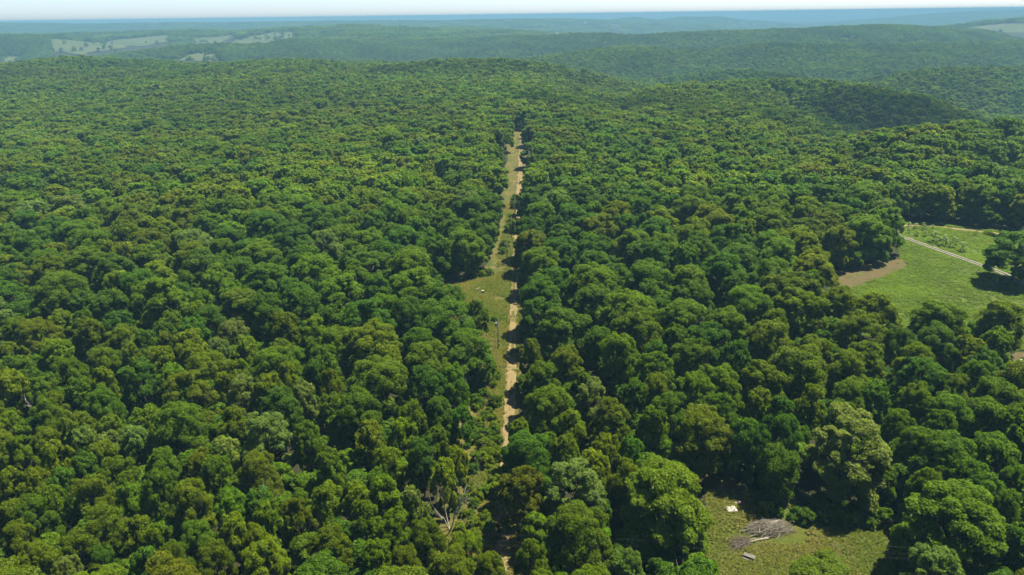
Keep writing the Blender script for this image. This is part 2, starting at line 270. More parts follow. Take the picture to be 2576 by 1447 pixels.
def math_n(nt, op, a, b=0.):
    m = N(nt, 'ShaderNodeMath', operation=op)
    for s, v in ((m.inputs[0], a), (m.inputs[1], b)):
        if hasattr(v, 'is_output'): nt.links.new(v, s)
        else: s.default_value = v
    return m.outputs[0]
def bump(nt, h, strength, dist):
    b = N(nt, 'ShaderNodeBump'); b.inputs['Strength'].default_value = strength; b.inputs['Distance'].default_value = dist
    nt.links.new(h, b.inputs['Height'])
    return b.outputs[0]
def pos(nt): return N(nt, 'ShaderNodeNewGeometry').outputs['Position']
def objc(nt): return N(nt, 'ShaderNodeTexCoord').outputs['Object']

def leaf_material(name, source, trans=.58):
    """source: 'object' reads the object's own colour, 'instance' a colour stored on each scattered point"""
    m, nt, out = new_mat(name)
    if source == 'object': tone = N(nt, 'ShaderNodeObjectInfo').outputs['Color']
    else:
        a = N(nt, 'ShaderNodeAttribute'); a.attribute_type = 'INSTANCER'; a.attribute_name = 'tone'; tone = a.outputs['Color']
    l = N(nt, 'ShaderNodeAttribute'); l.attribute_type = 'GEOMETRY'; l.attribute_name = 'leaf'; lf = l.outputs['Fac']
    c = mix(nt, lf, mix(nt, 1., tone, (.70, .82, .9), 'MULTIPLY'), mix(nt, 1., tone, (1.32, 1.2, 1.0), 'MULTIPLY'))
    p = N(nt, 'ShaderNodeBsdfPrincipled'); p.inputs['Roughness'].default_value = .6
    try: p.inputs['Specular IOR Level'].default_value = .14
    except Exception: pass
    t = N(nt, 'ShaderNodeBsdfTranslucent'); ms = N(nt, 'ShaderNodeMixShader'); ms.inputs[0].default_value = trans
    nt.links.new(c, p.inputs['Base Color']); nt.links.new(mix(nt, 1., c, (1.15, 1.2, .6), 'MULTIPLY'), t.inputs['Color'])
    nt.links.new(p.outputs[0], ms.inputs[1]); nt.links.new(t.outputs[0], ms.inputs[2]); nt.links.new(ms.outputs[0], out.inputs['Surface'])
    return m

def simple(name, stops, scale=3., rough=.8, bumpd=0., coords='object', detail=5, spec=.2, stretch=None, metal=0.):
    m, nt, out = new_mat(name)
    v = objc(nt) if coords == 'object' else pos(nt)
    if stretch:
        mp = N(nt, 'ShaderNodeMapping'); mp.inputs['Scale'].default_value = stretch; nt.links.new(v, mp.inputs['Vector']); v = mp.outputs[0]
    f = noise(nt, v, scale, detail)
    p = N(nt, 'ShaderNodeBsdfPrincipled'); p.inputs['Roughness'].default_value = rough; p.inputs['Metallic'].default_value = metal
    try: p.inputs['Specular IOR Level'].default_value = spec
    except Exception: pass
    nt.links.new(ramp(nt, f, stops), p.inputs['Base Color'])
    if bumpd: nt.links.new(bump(nt, f, .8, bumpd), p.inputs['Normal'])
    nt.links.new(p.outputs[0], out.inputs['Surface'])
    return m

def layered(name, layers, bump_scale=0., bump_dist=.1, rough=.9):
    """ground materials: [(scale, detail, lo, hi, colour A, colour B)], first the base pair then patches laid over it"""
    m, nt, out = new_mat(name); v = pos(nt); c = None
    for sc, det, lo, hi, ca, cb in layers:
        f = noise(nt, v, sc, det, .66)
        mr = N(nt, 'ShaderNodeMapRange'); mr.inputs[1].default_value = lo; mr.inputs[2].default_value = hi; nt.links.new(f, mr.inputs[0])
        if c is None: c = mix(nt, mr.outputs[0], ca, cb)
        else: c = mix(nt, mr.outputs[0], c, cb)
    p = N(nt, 'ShaderNodeBsdfPrincipled'); p.inputs['Roughness'].default_value = rough
    try: p.inputs['Specular IOR Level'].default_value = .12
    except Exception: pass
    nt.links.new(c, p.inputs['Base Color'])
    if bump_scale: nt.links.new(bump(nt, noise(nt, v, bump_scale, 6, .7), .9, bump_dist), p.inputs['Normal'])
    nt.links.new(p.outputs[0], out.inputs['Surface'])
    return m

MAT = {}
MAT['leaf'] = leaf_material('leaf', 'object')
MAT['leaf_far'] = leaf_material('leaf_forest', 'instance')
MAT['bark'] = simple('bark', [(.3, (.035, .027, .02)), (.7, (.10, .085, .065))], 2.5, .95, .05, stretch=(3, 3, .5))
MAT['pale_bark'] = simple('pale_bark', [(.3, (0.1945, 0.1797, 0.1500)), (.7, (0.3443, 0.3218, 0.2715))], 3, .9, .02, stretch=(3, 3, .6))
MAT['grey_twig'] = simple('grey_twig', [(.3, (0.120, 0.109, 0.098)), (.7, (0.247, 0.225, 0.210))], 4, .95)
MAT['stick'] = simple('stick', [(.25, (0.0513, 0.0393, 0.0291)), (.5, (0.1026, 0.0865, 0.0678)), (.75, (0.1847, 0.1678, 0.1357))], 1.6, .95)
MAT['log'] = simple('log', [(.3, (0.1075, 0.0965, 0.0778)), (.7, (0.1861, 0.1757, 0.1484))], 4, .9, .03, stretch=(1, 6, 6))
MAT['pole'] = simple('pole_wood', [(.3, (.06, .05, .042)), (.7, (.13, .11, .09))], 4, .9, .01, stretch=(5, 5, .4))
MAT['metal'] = simple('galvanised', [(.3, (0.252, 0.264, 0.276)), (.7, (0.330, 0.342, 0.360))], 6, .45, metal=.3)
MAT['wire'] = simple('wire', [(.3, (0.0240, 0.0252, 0.0252)), (.7, (0.0300, 0.0312, 0.0312))], 6, .4, metal=.4)
MAT['plank'] = simple('plank', [(.3, (0.0642, 0.0600, 0.0501)), (.7, (0.1074, 0.1023, 0.0881))], 5, .9, .01, stretch=(.4, 8, 8))
MAT['white'] = simple('weathered_white', [(.3, (0.1522, 0.1470, 0.1328)), (.7, (0.2158, 0.2126, 0.2021))], 3, .7)
MAT['black'] = simple('black_plastic', [(.3, (0.0096, 0.0096, 0.0120)), (.7, (0.0240, 0.0240, 0.0280))], 5, .5)
MAT['pink'] = simple('pink_plastic', [(.3, (.5, .10, .35)), (.7, (.6, .2, .5))], 5, .5)
MAT['roof'] = simple('pale_roof', [(.3, (0.2475, 0.2520, 0.2520)), (.7, (0.3375, 0.3420, 0.3420))], 1.5, .5)
MAT['wall'] = simple('house_wall', [(.3, (0.300, 0.282, 0.252)), (.7, (0.396, 0.378, 0.348))], 1.5, .8)
MAT['window'] = simple('window_glass', [(.3, (.03, .035, .04)), (.7, (.05, .055, .06))], 1.5, .15)
MAT['tan'] = simple('tan_tarp', [(.3, (0.270, 0.180, 0.120)), (.7, (0.360, 0.270, 0.192))], 2, .8)
MAT['ground'] = layered('forest_floor', [(.25, 6, .35, .65, (.011, .012, .005), (.021, .018, .008)), (.04, 5, .45, .7, None, (.011, .019, .004))], 1.2, .2)
MAT['meadow'] = layered('meadow_grass', [(.8, 9, .3, .7, (0.0313, 0.0504, 0.0045), (0.0515, 0.0720, 0.0081)), (.045, 8, .42, .60, None, (0.0460, 0.0594, 0.0099)),
    (.075, 9, .50, .62, None, (0.0515, 0.0828, 0.0036)), (1.1, 9, .54, .68, None, (0.0258, 0.0414, 0.0045)), (.03, 8, .56, .66, None, (0.0718, 0.0612, 0.0198)), (.35, 9, .56, .66, None, (0.0331, 0.0540, 0.0054))], 1.6, .3)
MAT['strip'] = layered('rough_grass', [(.8, 8, .3, .7, (0.0444, 0.0444, 0.0079), (0.0705, 0.0586, 0.0152)), (.09, 6, .45, .62, None, (0.0253, 0.0380, 0.0037)), (.25, 7, .5, .68, None, (0.0887, 0.0689, 0.0239)), (1.3, 6, .58, .7, None, (0.0206, 0.0293, 0.0037))], 1.8, .3)
MAT['clear'] = layered('clearing_grass', [(.9, 8, .3, .7, (0.0372, 0.0434, 0.0042), (0.0573, 0.0558, 0.0078)), (.10, 6, .45, .62, None, (0.0286, 0.0461, 0.0030)), (.16, 7, .56, .7, None, (0.0867, 0.0654, 0.0162)), (1.6, 7, .58, .72, None, (0.0217, 0.0303, 0.0030))], 2.2, .25)
MAT['brown'] = layered('dry_strip', [(.7, 7, .3, .7, (0.0402, 0.0315, 0.0112), (0.0622, 0.0505, 0.0202)), (.12, 6, .52, .7, None, (0.0255, 0.0326, 0.0054))], 1.8, .15)
MAT['dirt'] = layered('dirt', [(.6, 7, .3, .7, (0.0936, 0.0688, 0.0303), (0.1386, 0.1089, 0.0533)), (.3, 6, .56, .68, None, (0.0490, 0.0425, 0.0120)), (1.5, 5, .6, .75, None, (0.0671, 0.0491, 0.0212))], 2.0, .12)
MAT['gravel'] = layered('gravel', [(1.2, 6, .3, .7, (0.1212, 0.1146, 0.0930), (0.1596, 0.1536, 0.1290)), (.4, 5, .62, .75, None, (0.0732, 0.0690, 0.0402))], 4.0, .04)
MAT['hay'] = layered('hay_field', [(.02, 7, .3, .7, (0.0412, 0.0485, 0.0163), (0.0533, 0.0641, 0.0255)), (.008, 6, .48, .66, None, (0.0269, 0.0416, 0.0101)), (.05, 6, .6, .72, None, (0.0144, 0.0277, 0.0062))])
MAT['soil'] = layered('garden_soil', [(.5, 6, .3, .7, (0.0976, 0.0688, 0.0323), (0.1328, 0.0952, 0.0495)), (.3, 6, .52, .66, None, (0.0488, 0.0608, 0.0128))], 1.5, .1)

# ------------------------------------------------------------------ the setting: ground, track, clearings, fields
def polar_ground():
    r = [0.01]; d = 30.
    while d < 42000: r.append(d); d *= 1.0125 if d < 9000 else 1.03
    r = np.array(r)
    a = np.concatenate([np.arange(-52, 52, .25), np.arange(52, 308.01, 4)])
    A = np.radians(a)
    R_, A_ = np.meshgrid(r, A, indexing='ij')
    X = R_*np.sin(A_); Y = R_*np.cos(A_)
    return np.stack([X, Y, height(X, Y)], -1)
ground = link('ground', grid_mesh('ground', polar_ground()[:, ::-1], MAT['ground'])); tag(ground, kind='structure')

def resample(pts, step):
    p = np.asarray(pts, float); out = []
    for a, b in zip(p, np.roll(p, -1, 0)):
        n = max(1, int(np.hypot(*(b-a))/step)); out += [a+(b-a)*i/n for i in range(n)]
    return np.array(out)

def sheet(name, poly, mat, lift, step, ragged=0., seed=1, kind='structure'):
    """a ground sheet over a polygon: inner grid points plus a ragged outline, triangulated in plan, laid on the terrain"""
    from mathutils.geometry import delaunay_2d_cdt
    o = resample(poly, step)
    if ragged: o = o+np.stack([vnoise(o[:, 0]/(step*2.3), o[:, 1]/(step*2.3), seed), vnoise(o[:, 0]/(step*2.3), o[:, 1]/(step*2.3), seed+1)], -1)*2*ragged
    x0, y0 = o.min(0); x1, y1 = o.max(0); g = step*1.3
    gx, gy = np.meshgrid(np.arange(x0, x1, g), np.arange(y0, y1, g)); gx = gx.ravel(); gy = gy.ravel()
    k = inside(gx, gy, o) & (edge_dist(gx, gy, o) > g*.5); gx = gx[k]; gy = gy[k]
    co = [Vector(p) for p in o]+[Vector(p) for p in zip(gx, gy)]
    n = len(o)
    v, e, f, *_ = delaunay_2d_cdt(co, [(i, (i+1) % n) for i in range(n)], [], 1, 1e-4)
    P = np.array([(p.x, p.y) for p in v]); Z = height(P[:, 0], P[:, 1])+lift
    fs = [t if ((P[t[1]]-P[t[0]])[0]*(P[t[2]]-P[t[0]])[1]-(P[t[1]]-P[t[0]])[1]*(P[t[2]]-P[t[0]])[0]) > 0 else t[::-1] for t in f]
    ob = link(name, mesh_from(name, np.column_stack([P, Z]), fs, [mat], True))
    if kind: tag(ob, kind=kind)
    return ob

def ribbon(name, line, width, mat, lift, step=1.5, wob=.3, seed=3, offs=(0.,)):
    p = np.asarray(line, float); s = np.concatenate([[0], np.cumsum(np.hypot(*np.diff(p, axis=0).T))])
    t = np.arange(0, s[-1], step); c = np.stack([np.interp(t, s, p[:, 0]), np.interp(t, s, p[:, 1])], -1)
    for _ in range(3): c[1:-1] = (c[:-2]+2*c[1:-1]+c[2:])/4
    d = np.gradient(c, axis=0); d /= np.linalg.norm(d, axis=1, keepdims=True); nrm = np.stack([d[:, 1], -d[:, 0]], -1)
    V = []; F = []
    for oi, of in enumerate(offs):
        b = len(V); k = 4
        for i in range(len(c)):
            for j in range(k):
                w = (j/(k-1)-.5)*width
                if j in (0, k-1): w += wob*2*vnoise(np.array([t[i]/3.1+oi*50]), np.array([j*9.+seed]), seed)[0]
                q = c[i]+nrm[i]*(of+w); V.append((q[0], q[1], 0))
        for i in range(len(c)-1):
            for j in range(k-1): F.append((b+i*k+j, b+i*k+j+1, b+(i+1)*k+j+1, b+(i+1)*k+j))
    V = np.array(V); V[:, 2] = height(V[:, 0], V[:, 1])+lift
    return tag(link(name, mesh_from(name, V, [f[::-1] for f in F], [mat], True)), kind='structure')

def track_x(y): return -.8+.0258*(np.asarray(y, float)-160)
ys = np.arange(62, 562, 6.)
CORRIDOR = [(track_x(y)-(6.5+2.6*min(1, max(0, (158-y)/12)))+1.2*math.sin(y*.045)-(1.2 if 225 < y < 250 else 0), y) for y in ys]+[(track_x(y)+1.9+.8*math.sin(y*.07+1), y) for y in ys[::-1]]
CORRIDOR_L = [(track_x(y)-5.9, y) for y in ys]
sheet('grass_verge', [(x-(3.2 if i < len(ys) else -1.5), y) for i, (x, y) in enumerate(CORRIDOR)], MAT['strip'], .10, 2.0, .7)
dirt_track = ribbon('dirt_track', [(track_x(y)+.25*math.sin(y*.05), y) for y in np.arange(60, 561, 4.)], .95, MAT['dirt'], .2, 1.0, .42, 3, (-.72, .78))
for i, (y0, y1, w) in enumerate([(96, 112, 1.7), (128, 150, 2.6), (158, 172, 2.4), (186, 196, 2.8), (204, 216, 2.2), (252, 262, 2.4), (330, 345, 2.0), (352, 380, 2.6), (395, 450, 2.2), (470, 540, 2.0)]):
    ribbon('washed_soil', [(track_x(y)+.2*math.sin(y*.3+i), y) for y in np.linspace(y0, y1, 8)], w, MAT['dirt'], .16, .8, .8, 30+i)
sheet('grass_clearing', LEFTM, MAT['strip'], .15, 1.6, .6, 5)
sheet('meadow', MEADOW, MAT['meadow'], .12, 2.2, .6, 6)
sheet('dry_grass_edge', [(x-(6 if i < 7 else 0), y+(4 if i < 7 else 0)) for i, (x, y) in enumerate(BROWN)], MAT['brown'], .22, 1.2, .5, 7)
sheet('garden_bed', GARDEN, MAT['soil'], .2, 1.5, .4, 8)
ribbon('gravel_drive', DRIVE, .75, MAT['gravel'], .35, 1.2, .08, 4, (-.82, .82))
ribbon('sandy_trail', TRAIL, 2.2, MAT['dirt'], .23, 1.2, .35, 5)
ribbon('faint_trail', TRAIL2, .7, MAT['brown'], .27, 1.2, .15, 6, (-.7, .7))
sheet('yard', CLEAR, MAT['clear'], .12, 1.5, .5, 9)
sheet('yard_shade', [(38.5, 117.5), (44.5, 117.5), (46, 113), (43.5, 110), (41.8, 107.6), (40.2, 108.6), (39.6, 112)], MAT['brown'], .2, .8, .5, 10)  # brown patch painted for the shade at the yard's back corner
sheet('driveway_gap', GAPR, MAT['brown'], .15, 1.5, .5, 11)
fields = []
for i, f in enumerate(FIELDS):
    f = np.array(f); m = np.median(f[:, 1]); f = f[np.abs(f[:, 1]-m) < .28*m]
    if len(f) < 3: continue
    if i < 3:       # these slope towards the valley: carry them down to the trees in front
        zf = float(np.mean(height(f[:, 0], f[:, 1]))); q = np.concatenate([f, f*(1-4/max(25., CAM_H-zf))]); q = q[np.lexsort((q[:, 1], q[:, 0]))]; hull = []
        for seq in (q, q[::-1]):
            part = []
            for p_ in seq:
                while len(part) > 1 and (part[-1][0]-part[-2][0])*(p_[1]-part[-2][1])-(part[-1][1]-part[-2][1])*(p_[0]-part[-2][0]) <= 0: part.pop()
                part.append(p_)
            hull += part[:-1]
        f = np.array(hull)
    fields.append([tuple(p) for p in f])
    st = max(6., min(40., float((f.max(0)-f.min(0)).max())/14))
    sheet('hay_field', f, MAT['hay'], 2.0 if m < 4500 else 5.0, st*.6, st*.7, 20+i)

# ------------------------------------------------------------------ tree kinds
def crown_quads(seed, R=6., top=15., low=5., masses=16, subs=11, cards=55, size=.40, jit=.6, flat=.62, shape='dome', lobe=(.30, .44), sub=(.38, .55)):
    g = np.random.default_rng(seed)
    Hc = top-low; out_p = []; out_n = []
    k = np.arange(masses)+.5
    ph = np.arccos(1-k/masses*1.45); th = math.pi*(1+5**.5)*k+g.uniform(0, 6.28)
    ph = ph+g.normal(0, .12, masses); th = th+g.normal(0, .25, masses)
    D = np.stack([np.sin(ph)*np.cos(th), np.sin(ph)*np.sin(th), np.cos(ph)], -1)
    asym = 1+.13*g.normal(size=masses).clip(-1, 1)
    rm = R*g.uniform(*lobe, masses)
    if shape == 'column': C = np.stack([D[:, 0]*R*.5, D[:, 1]*R*.5, low+Hc*(k/masses)*.85], -1)
    else: C = D*np.array([R*.66, R*.66, Hc*flat])*asym[:, None]+np.array([0, 0, low+Hc*.36])
    C[:, 2] = np.minimum(C[:, 2], top-rm*.8)
    axis = np.array([0, 0, low+Hc*.25])
    for c, r in zip(C, rm):
        o = c-axis; o /= np.linalg.norm(o)+1e-6; o = o+np.array([0, 0, .45]); o /= np.linalg.norm(o)
        d = g.normal(size=(subs, 3)); d /= np.linalg.norm(d, axis=1, keepdims=True); d = d*.95+o*.75; d /= np.linalg.norm(d, axis=1, keepdims=True)
        cs = c+d*r*g.uniform(.55, .85, (subs, 1)); rs = r*g.uniform(*sub, subs)
        n = g.normal(size=(subs, cards, 3)); n /= np.linalg.norm(n, axis=2, keepdims=True)
        n = n+d[:, None, :]*.55+np.array([0, 0, .25]); n /= np.linalg.norm(n, axis=2, keepdims=True)
        p = cs[:, None, :]+n*rs[:, None, None]*g.uniform(.65, 1.08, (subs, cards, 1))*np.array([1, 1, .8])
        out_p.append(p.reshape(-1, 3)); out_n.append(n.reshape(-1, 3))
    p = np.concatenate(out_p); n = np.concatenate(out_n)
    return leaf_cards(g, p, n, size, jit)

def leaf_cards(g, p, n, size, jit, aspect=.62):
    m = len(p)
    n = n+g.normal(size=(m, 3))*jit; n /= np.linalg.norm(n, axis=1, keepdims=True)+1e-9
    t = g.normal(size=(m, 3)); u = np.cross(n, t); u /= np.linalg.norm(u, axis=1, keepdims=True)+1e-9; v = np.cross(n, u)
    s = (size*g.uniform(.65, 1.35, m))[:, None]
    V = np.stack([p-u*s, p+v*s*aspect+n*s*.18, p+u*s, p-v*s*aspect+n*s*.18], 1)
    f = np.clip(g.normal(.42, .26, m), 0, 1)
    return V, f

def trunk_mesh(name, seed, R, top, low, mat, r0=.32, limbs=7):
    g = random.Random(seed); T = Tubes()
    f = low+(top-low)*.45; b = (g.uniform(-.5, .5), g.uniform(-.5, .5))
    T.tube([(0, 0, -.6), (0, 0, .25), (b[0]*.3, b[1]*.3, low*.6), (b[0], b[1], f), (b[0]*1.4, b[1]*1.4, top-1.6)], [r0*1.5, r0*1.1, r0*.85, r0*.5, r0*.12], 8)
    for i in range(limbs):
        a = 2*math.pi*i/limbs+g.uniform(-.4, .4); h0 = low*.75+(f-low*.5)*g.random(); L = R*g.uniform(.55, .85)
        h1 = h0+(top-h0)*g.uniform(.3, .65)
        p0 = (b[0]*h0/f, b[1]*h0/f, h0); p2 = (math.cos(a)*L, math.sin(a)*L, h1)
        p1 = (p2[0]*.45+p0[0]*.5, p2[1]*.45+p0[1]*.5, h0*.45+h1*.55)
        T.tube([p0, p1, p2], [r0*.5, r0*.3, r0*.08], 5)
        for q in (-.5, .55):
            a2 = a+q; p3 = (p1[0]+math.cos(a2)*L*.5, p1[1]+math.sin(a2)*L*.5, p1[2]+(h1-h0)*.5)
            T.tube([p1, p3], [r0*.22, r0*.06], 4)
    return T.mesh(name, mat, True)

NEAR = {}   # kind -> list of (crown mesh, trunk mesh)
def near_kind(key, count, **kw):
    L = []
    for i in range(count):
        sd = hash_seed(key, i); k = dict(kw); bark = k.pop('bark', MAT['bark']); jitter = random.Random(sd)
        k['R'] = 6.; top = k.get('top', 15.)*jitter.uniform(.95, 1.05); k['top'] = top
        V, f = crown_quads(sd, **k)
        L.append((quads_mesh('crown', V, MAT['leaf'], f), trunk_mesh('trunk', sd, 6., top, k.get('low', 5.), bark, .3)))
    NEAR[key] = L
def hash_seed(key, i): return sum(ord(c)*(n+3) for n, c in enumerate(key))*17+i*101

near_kind('oak', 8, masses=26, subs=13, cards=135, size=.18, low=2.6, lobe=(.25, .38))
near_kind('broad', 4, masses=34, subs=12, cards=115, size=.185, low=2.2, flat=.6, lobe=(.2, .32))
near_kind('pale', 3, masses=34, subs=13, cards=105, size=.17, low=2.2, lobe=(.18, .30), jit=.75)
near_kind('walnut', 3, masses=34, subs=14, cards=140, size=.18, low=.6, jit=.8, lobe=(.20, .34), sub=(.34, .6), flat=.66)
near_kind('cedar', 1, masses=20, subs=12, cards=60, size=.26, low=.8, shape='column', lobe=(.34, .46), top=14.)

# linear base colours of the foliage
TONES = {'O': (.104, .146, .003), 'B': (.103, .132, .004), 'G': (.084, .146, .004), 'D': (.062, .124, .007), 'P': (.124, .174, .034), 'Y': (.124, .174, .003), 'W': (.096, .148, .003), 'C': (.062, .124, .004)}
WORDS = {'O': 'olive-green', 'B': 'brown-olive', 'G': 'fresh green', 'D': 'deep blue-green', 'P': 'pale grey-green', 'Y': 'yellowish green', 'W': 'bright yellow-green', 'C': 'smooth dark green'}
SHAPE = {'oak': 'oak', 'broad': 'spreading oak', 'pale': 'feathery tree', 'walnut': 'walnut tree', 'cedar': 'cedar'}
KIND_OF = {'O': ('oak', 'oak', 'oak', 'broad'), 'B': ('oak', 'broad'), 'G': ('oak', 'broad', 'oak'), 'D': ('broad', 'pale', 'oak'), 'P': ('pale',), 'Y': ('oak', 'broad'), 'W': ('walnut',), 'C': ('cedar',)}

# ------------------------------------------------------------------ where trees stand
CLEAR_FULL = CLEAR[:-6]+[(62, 78), (62, 68), (30, 68)]+CLEAR[-4:]
CLEARINGS = [(CORRIDOR, 1.2), (LEFTM, 1.0), (MEADOW, 2.0), (CLEAR_FULL, 1.0), (GAPR, .5)]
def free(x, y, r):
    ok = np.ones(len(x), bool)
    for poly, pad in CLEARINGS:
        p = np.array(poly); x0, y0 = p.min(0)-12; x1, y1 = p.max(0)+12
        k = (x > x0) & (x < x1) & (y > y0) & (y < y1)
        if not k.any(): continue
        xs, ys_ = x[k], y[k]; i = inside(xs, ys_, poly); d = edge_dist(xs, ys_, poly)
        ok[k] &= ~(i | (d < pad+r[k]*.42))
    ok &= ~on_field(x, y, .015)
    i = (x > -40) & (x < 5) & (y > 170) & (y < 235)
    if i.any():
        for q in (1.025,): ok[i] &= ~inside(x[i]*q, y[i]*q, LEFTM)
    return ok
def on_field(x, y, keep=0.):
    """on a far field, or so close in front of it that a crown would hide it"""
    bad = np.zeros(len(x), bool)
    for f in fields:
        p = np.array(f); zf = float(np.mean(height(p[:, 0], p[:, 1]))); top = 1/(1-14/max(25., CAM_H-zf))
        x0, x1, y0, y1 = p[:, 0].min(), p[:, 0].max(), p[:, 1].min(), p[:, 1].max()
        k = (y > y0/top-5) & (y < y1) & (x > min(x0, x0/top)-5) & (x < max(x1, x1/top)+5)
        if not k.any(): continue
        b = np.zeros(k.sum(), bool)
        for q in np.linspace(1, top, 6): b |= inside(x[k]*q, y[k]*q, f)
        bad[k] |= b & ((rng.random(k.sum()) > keep) | (y[k] < y0))
    return bad

def pick_tones(x, y):
    n1 = vnoise(x/38, y/38, 31)+.6*vnoise(x/150, y/150, 32); n2 = vnoise(x/30, y/30, 33)
    u = rng.random(len(x))*.75+n1*.9+.12
    t = np.where(u < .06, 'B', np.where(u < .50, 'O', np.where(u < .80, 'G', 'D')))
    v = rng.random(len(x))+n2*.5
    t = np.where(v > 1.05, 'P', np.where(v < -.02, 'Y', t))
    return t

# hand-placed trees first, then darts for the rest of the near forest
def off_strip(x, y, r):     # keep the strip under the power line open
    c = float(track_x(y))
    if 96 < y < 178 and abs(x-c) < 16: x = min(x, c-8.0-.5*r) if x < c-1 else max(x, c+1.4+.55*r)
    return x
T = [(off_strip(x, y, r), y, r, t) for x, y, r, t in TREES]
tx = [t[0] for t in T]; ty = [t[1] for t in T]; tr = [t[2] for t in T]; tt = [t[3] for t in T]
cand = 26000
cx_ = rng.uniform(-330, 330, cand); cy_ = rng.uniform(45, 300, cand); k = np.abs(cx_) < .88*cy_+45
cx_, cy_ = cx_[k], cy_[k]; cr = np.clip(rng.normal(5.8, 1.2, len(cx_)), 2.9, 8.4)
order = np.argsort(-cr+rng.random(len(cr))*2.5); cx_, cy_, cr = cx_[order], cy_[order], cr[order]
ok = free(cx_, cy_, cr); cx_, cy_, cr = cx_[ok], cy_[ok], cr[ok]; ct = pick_tones(cx_, cy_)
cell = {}
def put(i, x, y): cell.setdefault((int(x//16), int(y//16)), []).append(i)
for i in range(len(tx)): put(i, tx[i], ty[i])
nhand = len(tx)
for x, y, r, t in zip(cx_, cy_, cr, ct):
    a, b = int(x//16), int(y//16); good = True
    for ia in (a-1, a, a+1):
        for ib in (b-1, b, b+1):
            for j in cell.get((ia, ib), ()):
                if (tx[j]-x)**2+(ty[j]-y)**2 < ((tr[j]+r)*(.80 if j >= nhand else .86))**2: good = False; break
            if not good: break
        if not good: break
    if good: put(len(tx), x, y); tx.append(x); ty.append(y); tr.append(r); tt.append(str(t))
tx, ty, tr = map(np.array, (tx, ty, tr)); tt = np.array(tt)
thgt = 10.2+tr*.92+rng.normal(0, .7, len(tx)); tr = np.where((tt == 'W') & (tr > 8.5), 8.3, tr); thgt = np.where(np.isin(tt, ['W']), np.clip(thgt, 14, 16), thgt); thgt = np.where((tt == 'W') & (ty < 90), 8.5, thgt)
th_scale = thgt/15.; tz = height(tx, ty)
fu, fv, fd = project(tx, ty, tz+thgt*.75); w_ = tr*CAM_F/3000/fd
seen = (fu+w_ > 0) & (fu-w_ < 1) & (fv+w_*1.7 > 0) & (fv-w_*1.9 < 1) & (fd > 10)
size_px = np.where(seen, tr/fd, 0)
chosen = np.argsort(-size_px)[:298]; chosen = chosen[size_px[chosen] > 0]
is_own = np.zeros(len(tx), bool); is_own[chosen] = True

def rel_words(x, y, u):
    tr_x = float(track_x(y)); d = x-tr_x
    if abs(d) < 13: return 'edging the track on the %s' % ('right' if d > 0 else 'left')
    if len(CLEAR) and inside(np.array([x]), np.array([y]), [(CLEAR[0][0]-12, 75), (92, 75), (92, 128), (CLEAR[0][0]-12, 128)])[0]: return 'round the brush-pile clearing'
    if edge_dist(np.array([x]), np.array([y]), MEADOW)[0] < 14: return 'rimming the meadow'
    if edge_dist(np.array([x]), np.array([y]), LEFTM)[0] < 13: return 'by the grass clearing'
    return '%s of the track' % ('right' if d > 0 else 'left')

used_labels = set()
def tree_label(t, kind, r, x, y, u, v):
    sz = 'large' if r > 6.4 else ('small' if r < 3.9 else '')
    a = min(99, max(1, int(round(u*100)))); b = min(99, max(1, int(round((1-v)*100))))
    for k in range(6):
        pa = ('%d%%' % a) if k == 0 else '%.1f%%' % (u*100)
        s = ' '.join(w for w in (sz, WORDS[t], SHAPE[kind], rel_words(x, y, u)+',', pa, 'across,', '%d%% up the picture' % b) if w)
        if len(s.replace('%', ' ').replace('.', ' ').split()) > 16 and sz: s = s[len(sz)+1:]
        if s not in used_labels: break
    used_labels.add(s); return s

def plant(x, y, z, r, hs, t, kind, variant, rz, label, group, name='broadleaf_tree', cat='tree', jitter=.12):
    cm, tm = NEAR[kind][variant % len(NEAR[kind])]
    e = empty(name, (x, y, z), rz); tag(e, label, cat, group)
    c = link('crown', cm, e); tk = link('trunk', tm, e)
    q = random.uniform(.9, 1.12); e.scale = (r/6.*q, r/6./q, hs)
    b = TONES[t]; q = [1+random.uniform(-jitter, jitter) for _ in range(3)]; k = random.uniform(.88, 1.12)
    c.color = (b[0]*q[0]*k, b[1]*k, b[2]*q[2]*k, 1)
    return e
random.seed(5)
GROUP = 'broadleaf trees of the near forest'
for n, i in enumerate(chosen):
    t = str(tt[i]); kind = random.choice(KIND_OF[t])
    if t == 'O' and tr[i] > 7: kind = 'broad'
    plant(tx[i], ty[i], tz[i], tr[i], th_scale[i], t, kind, random.randrange(99), random.uniform(0, 6.28),
          tree_label(t, kind, tr[i], tx[i], ty[i], fu[i], fv[i]), GROUP)

# the lone oak in the meadow and the bright tree at the meadow's far edge
ox, oy = OAK[0]
plant(ox+3.5, oy+4, float(height([ox+3.5], [oy+4])[0]), 11.0, 1.22, 'D', 'broad', 0, 1.1, 'large dark oak standing alone in the meadow over the gravel drive', None, 'meadow_oak')
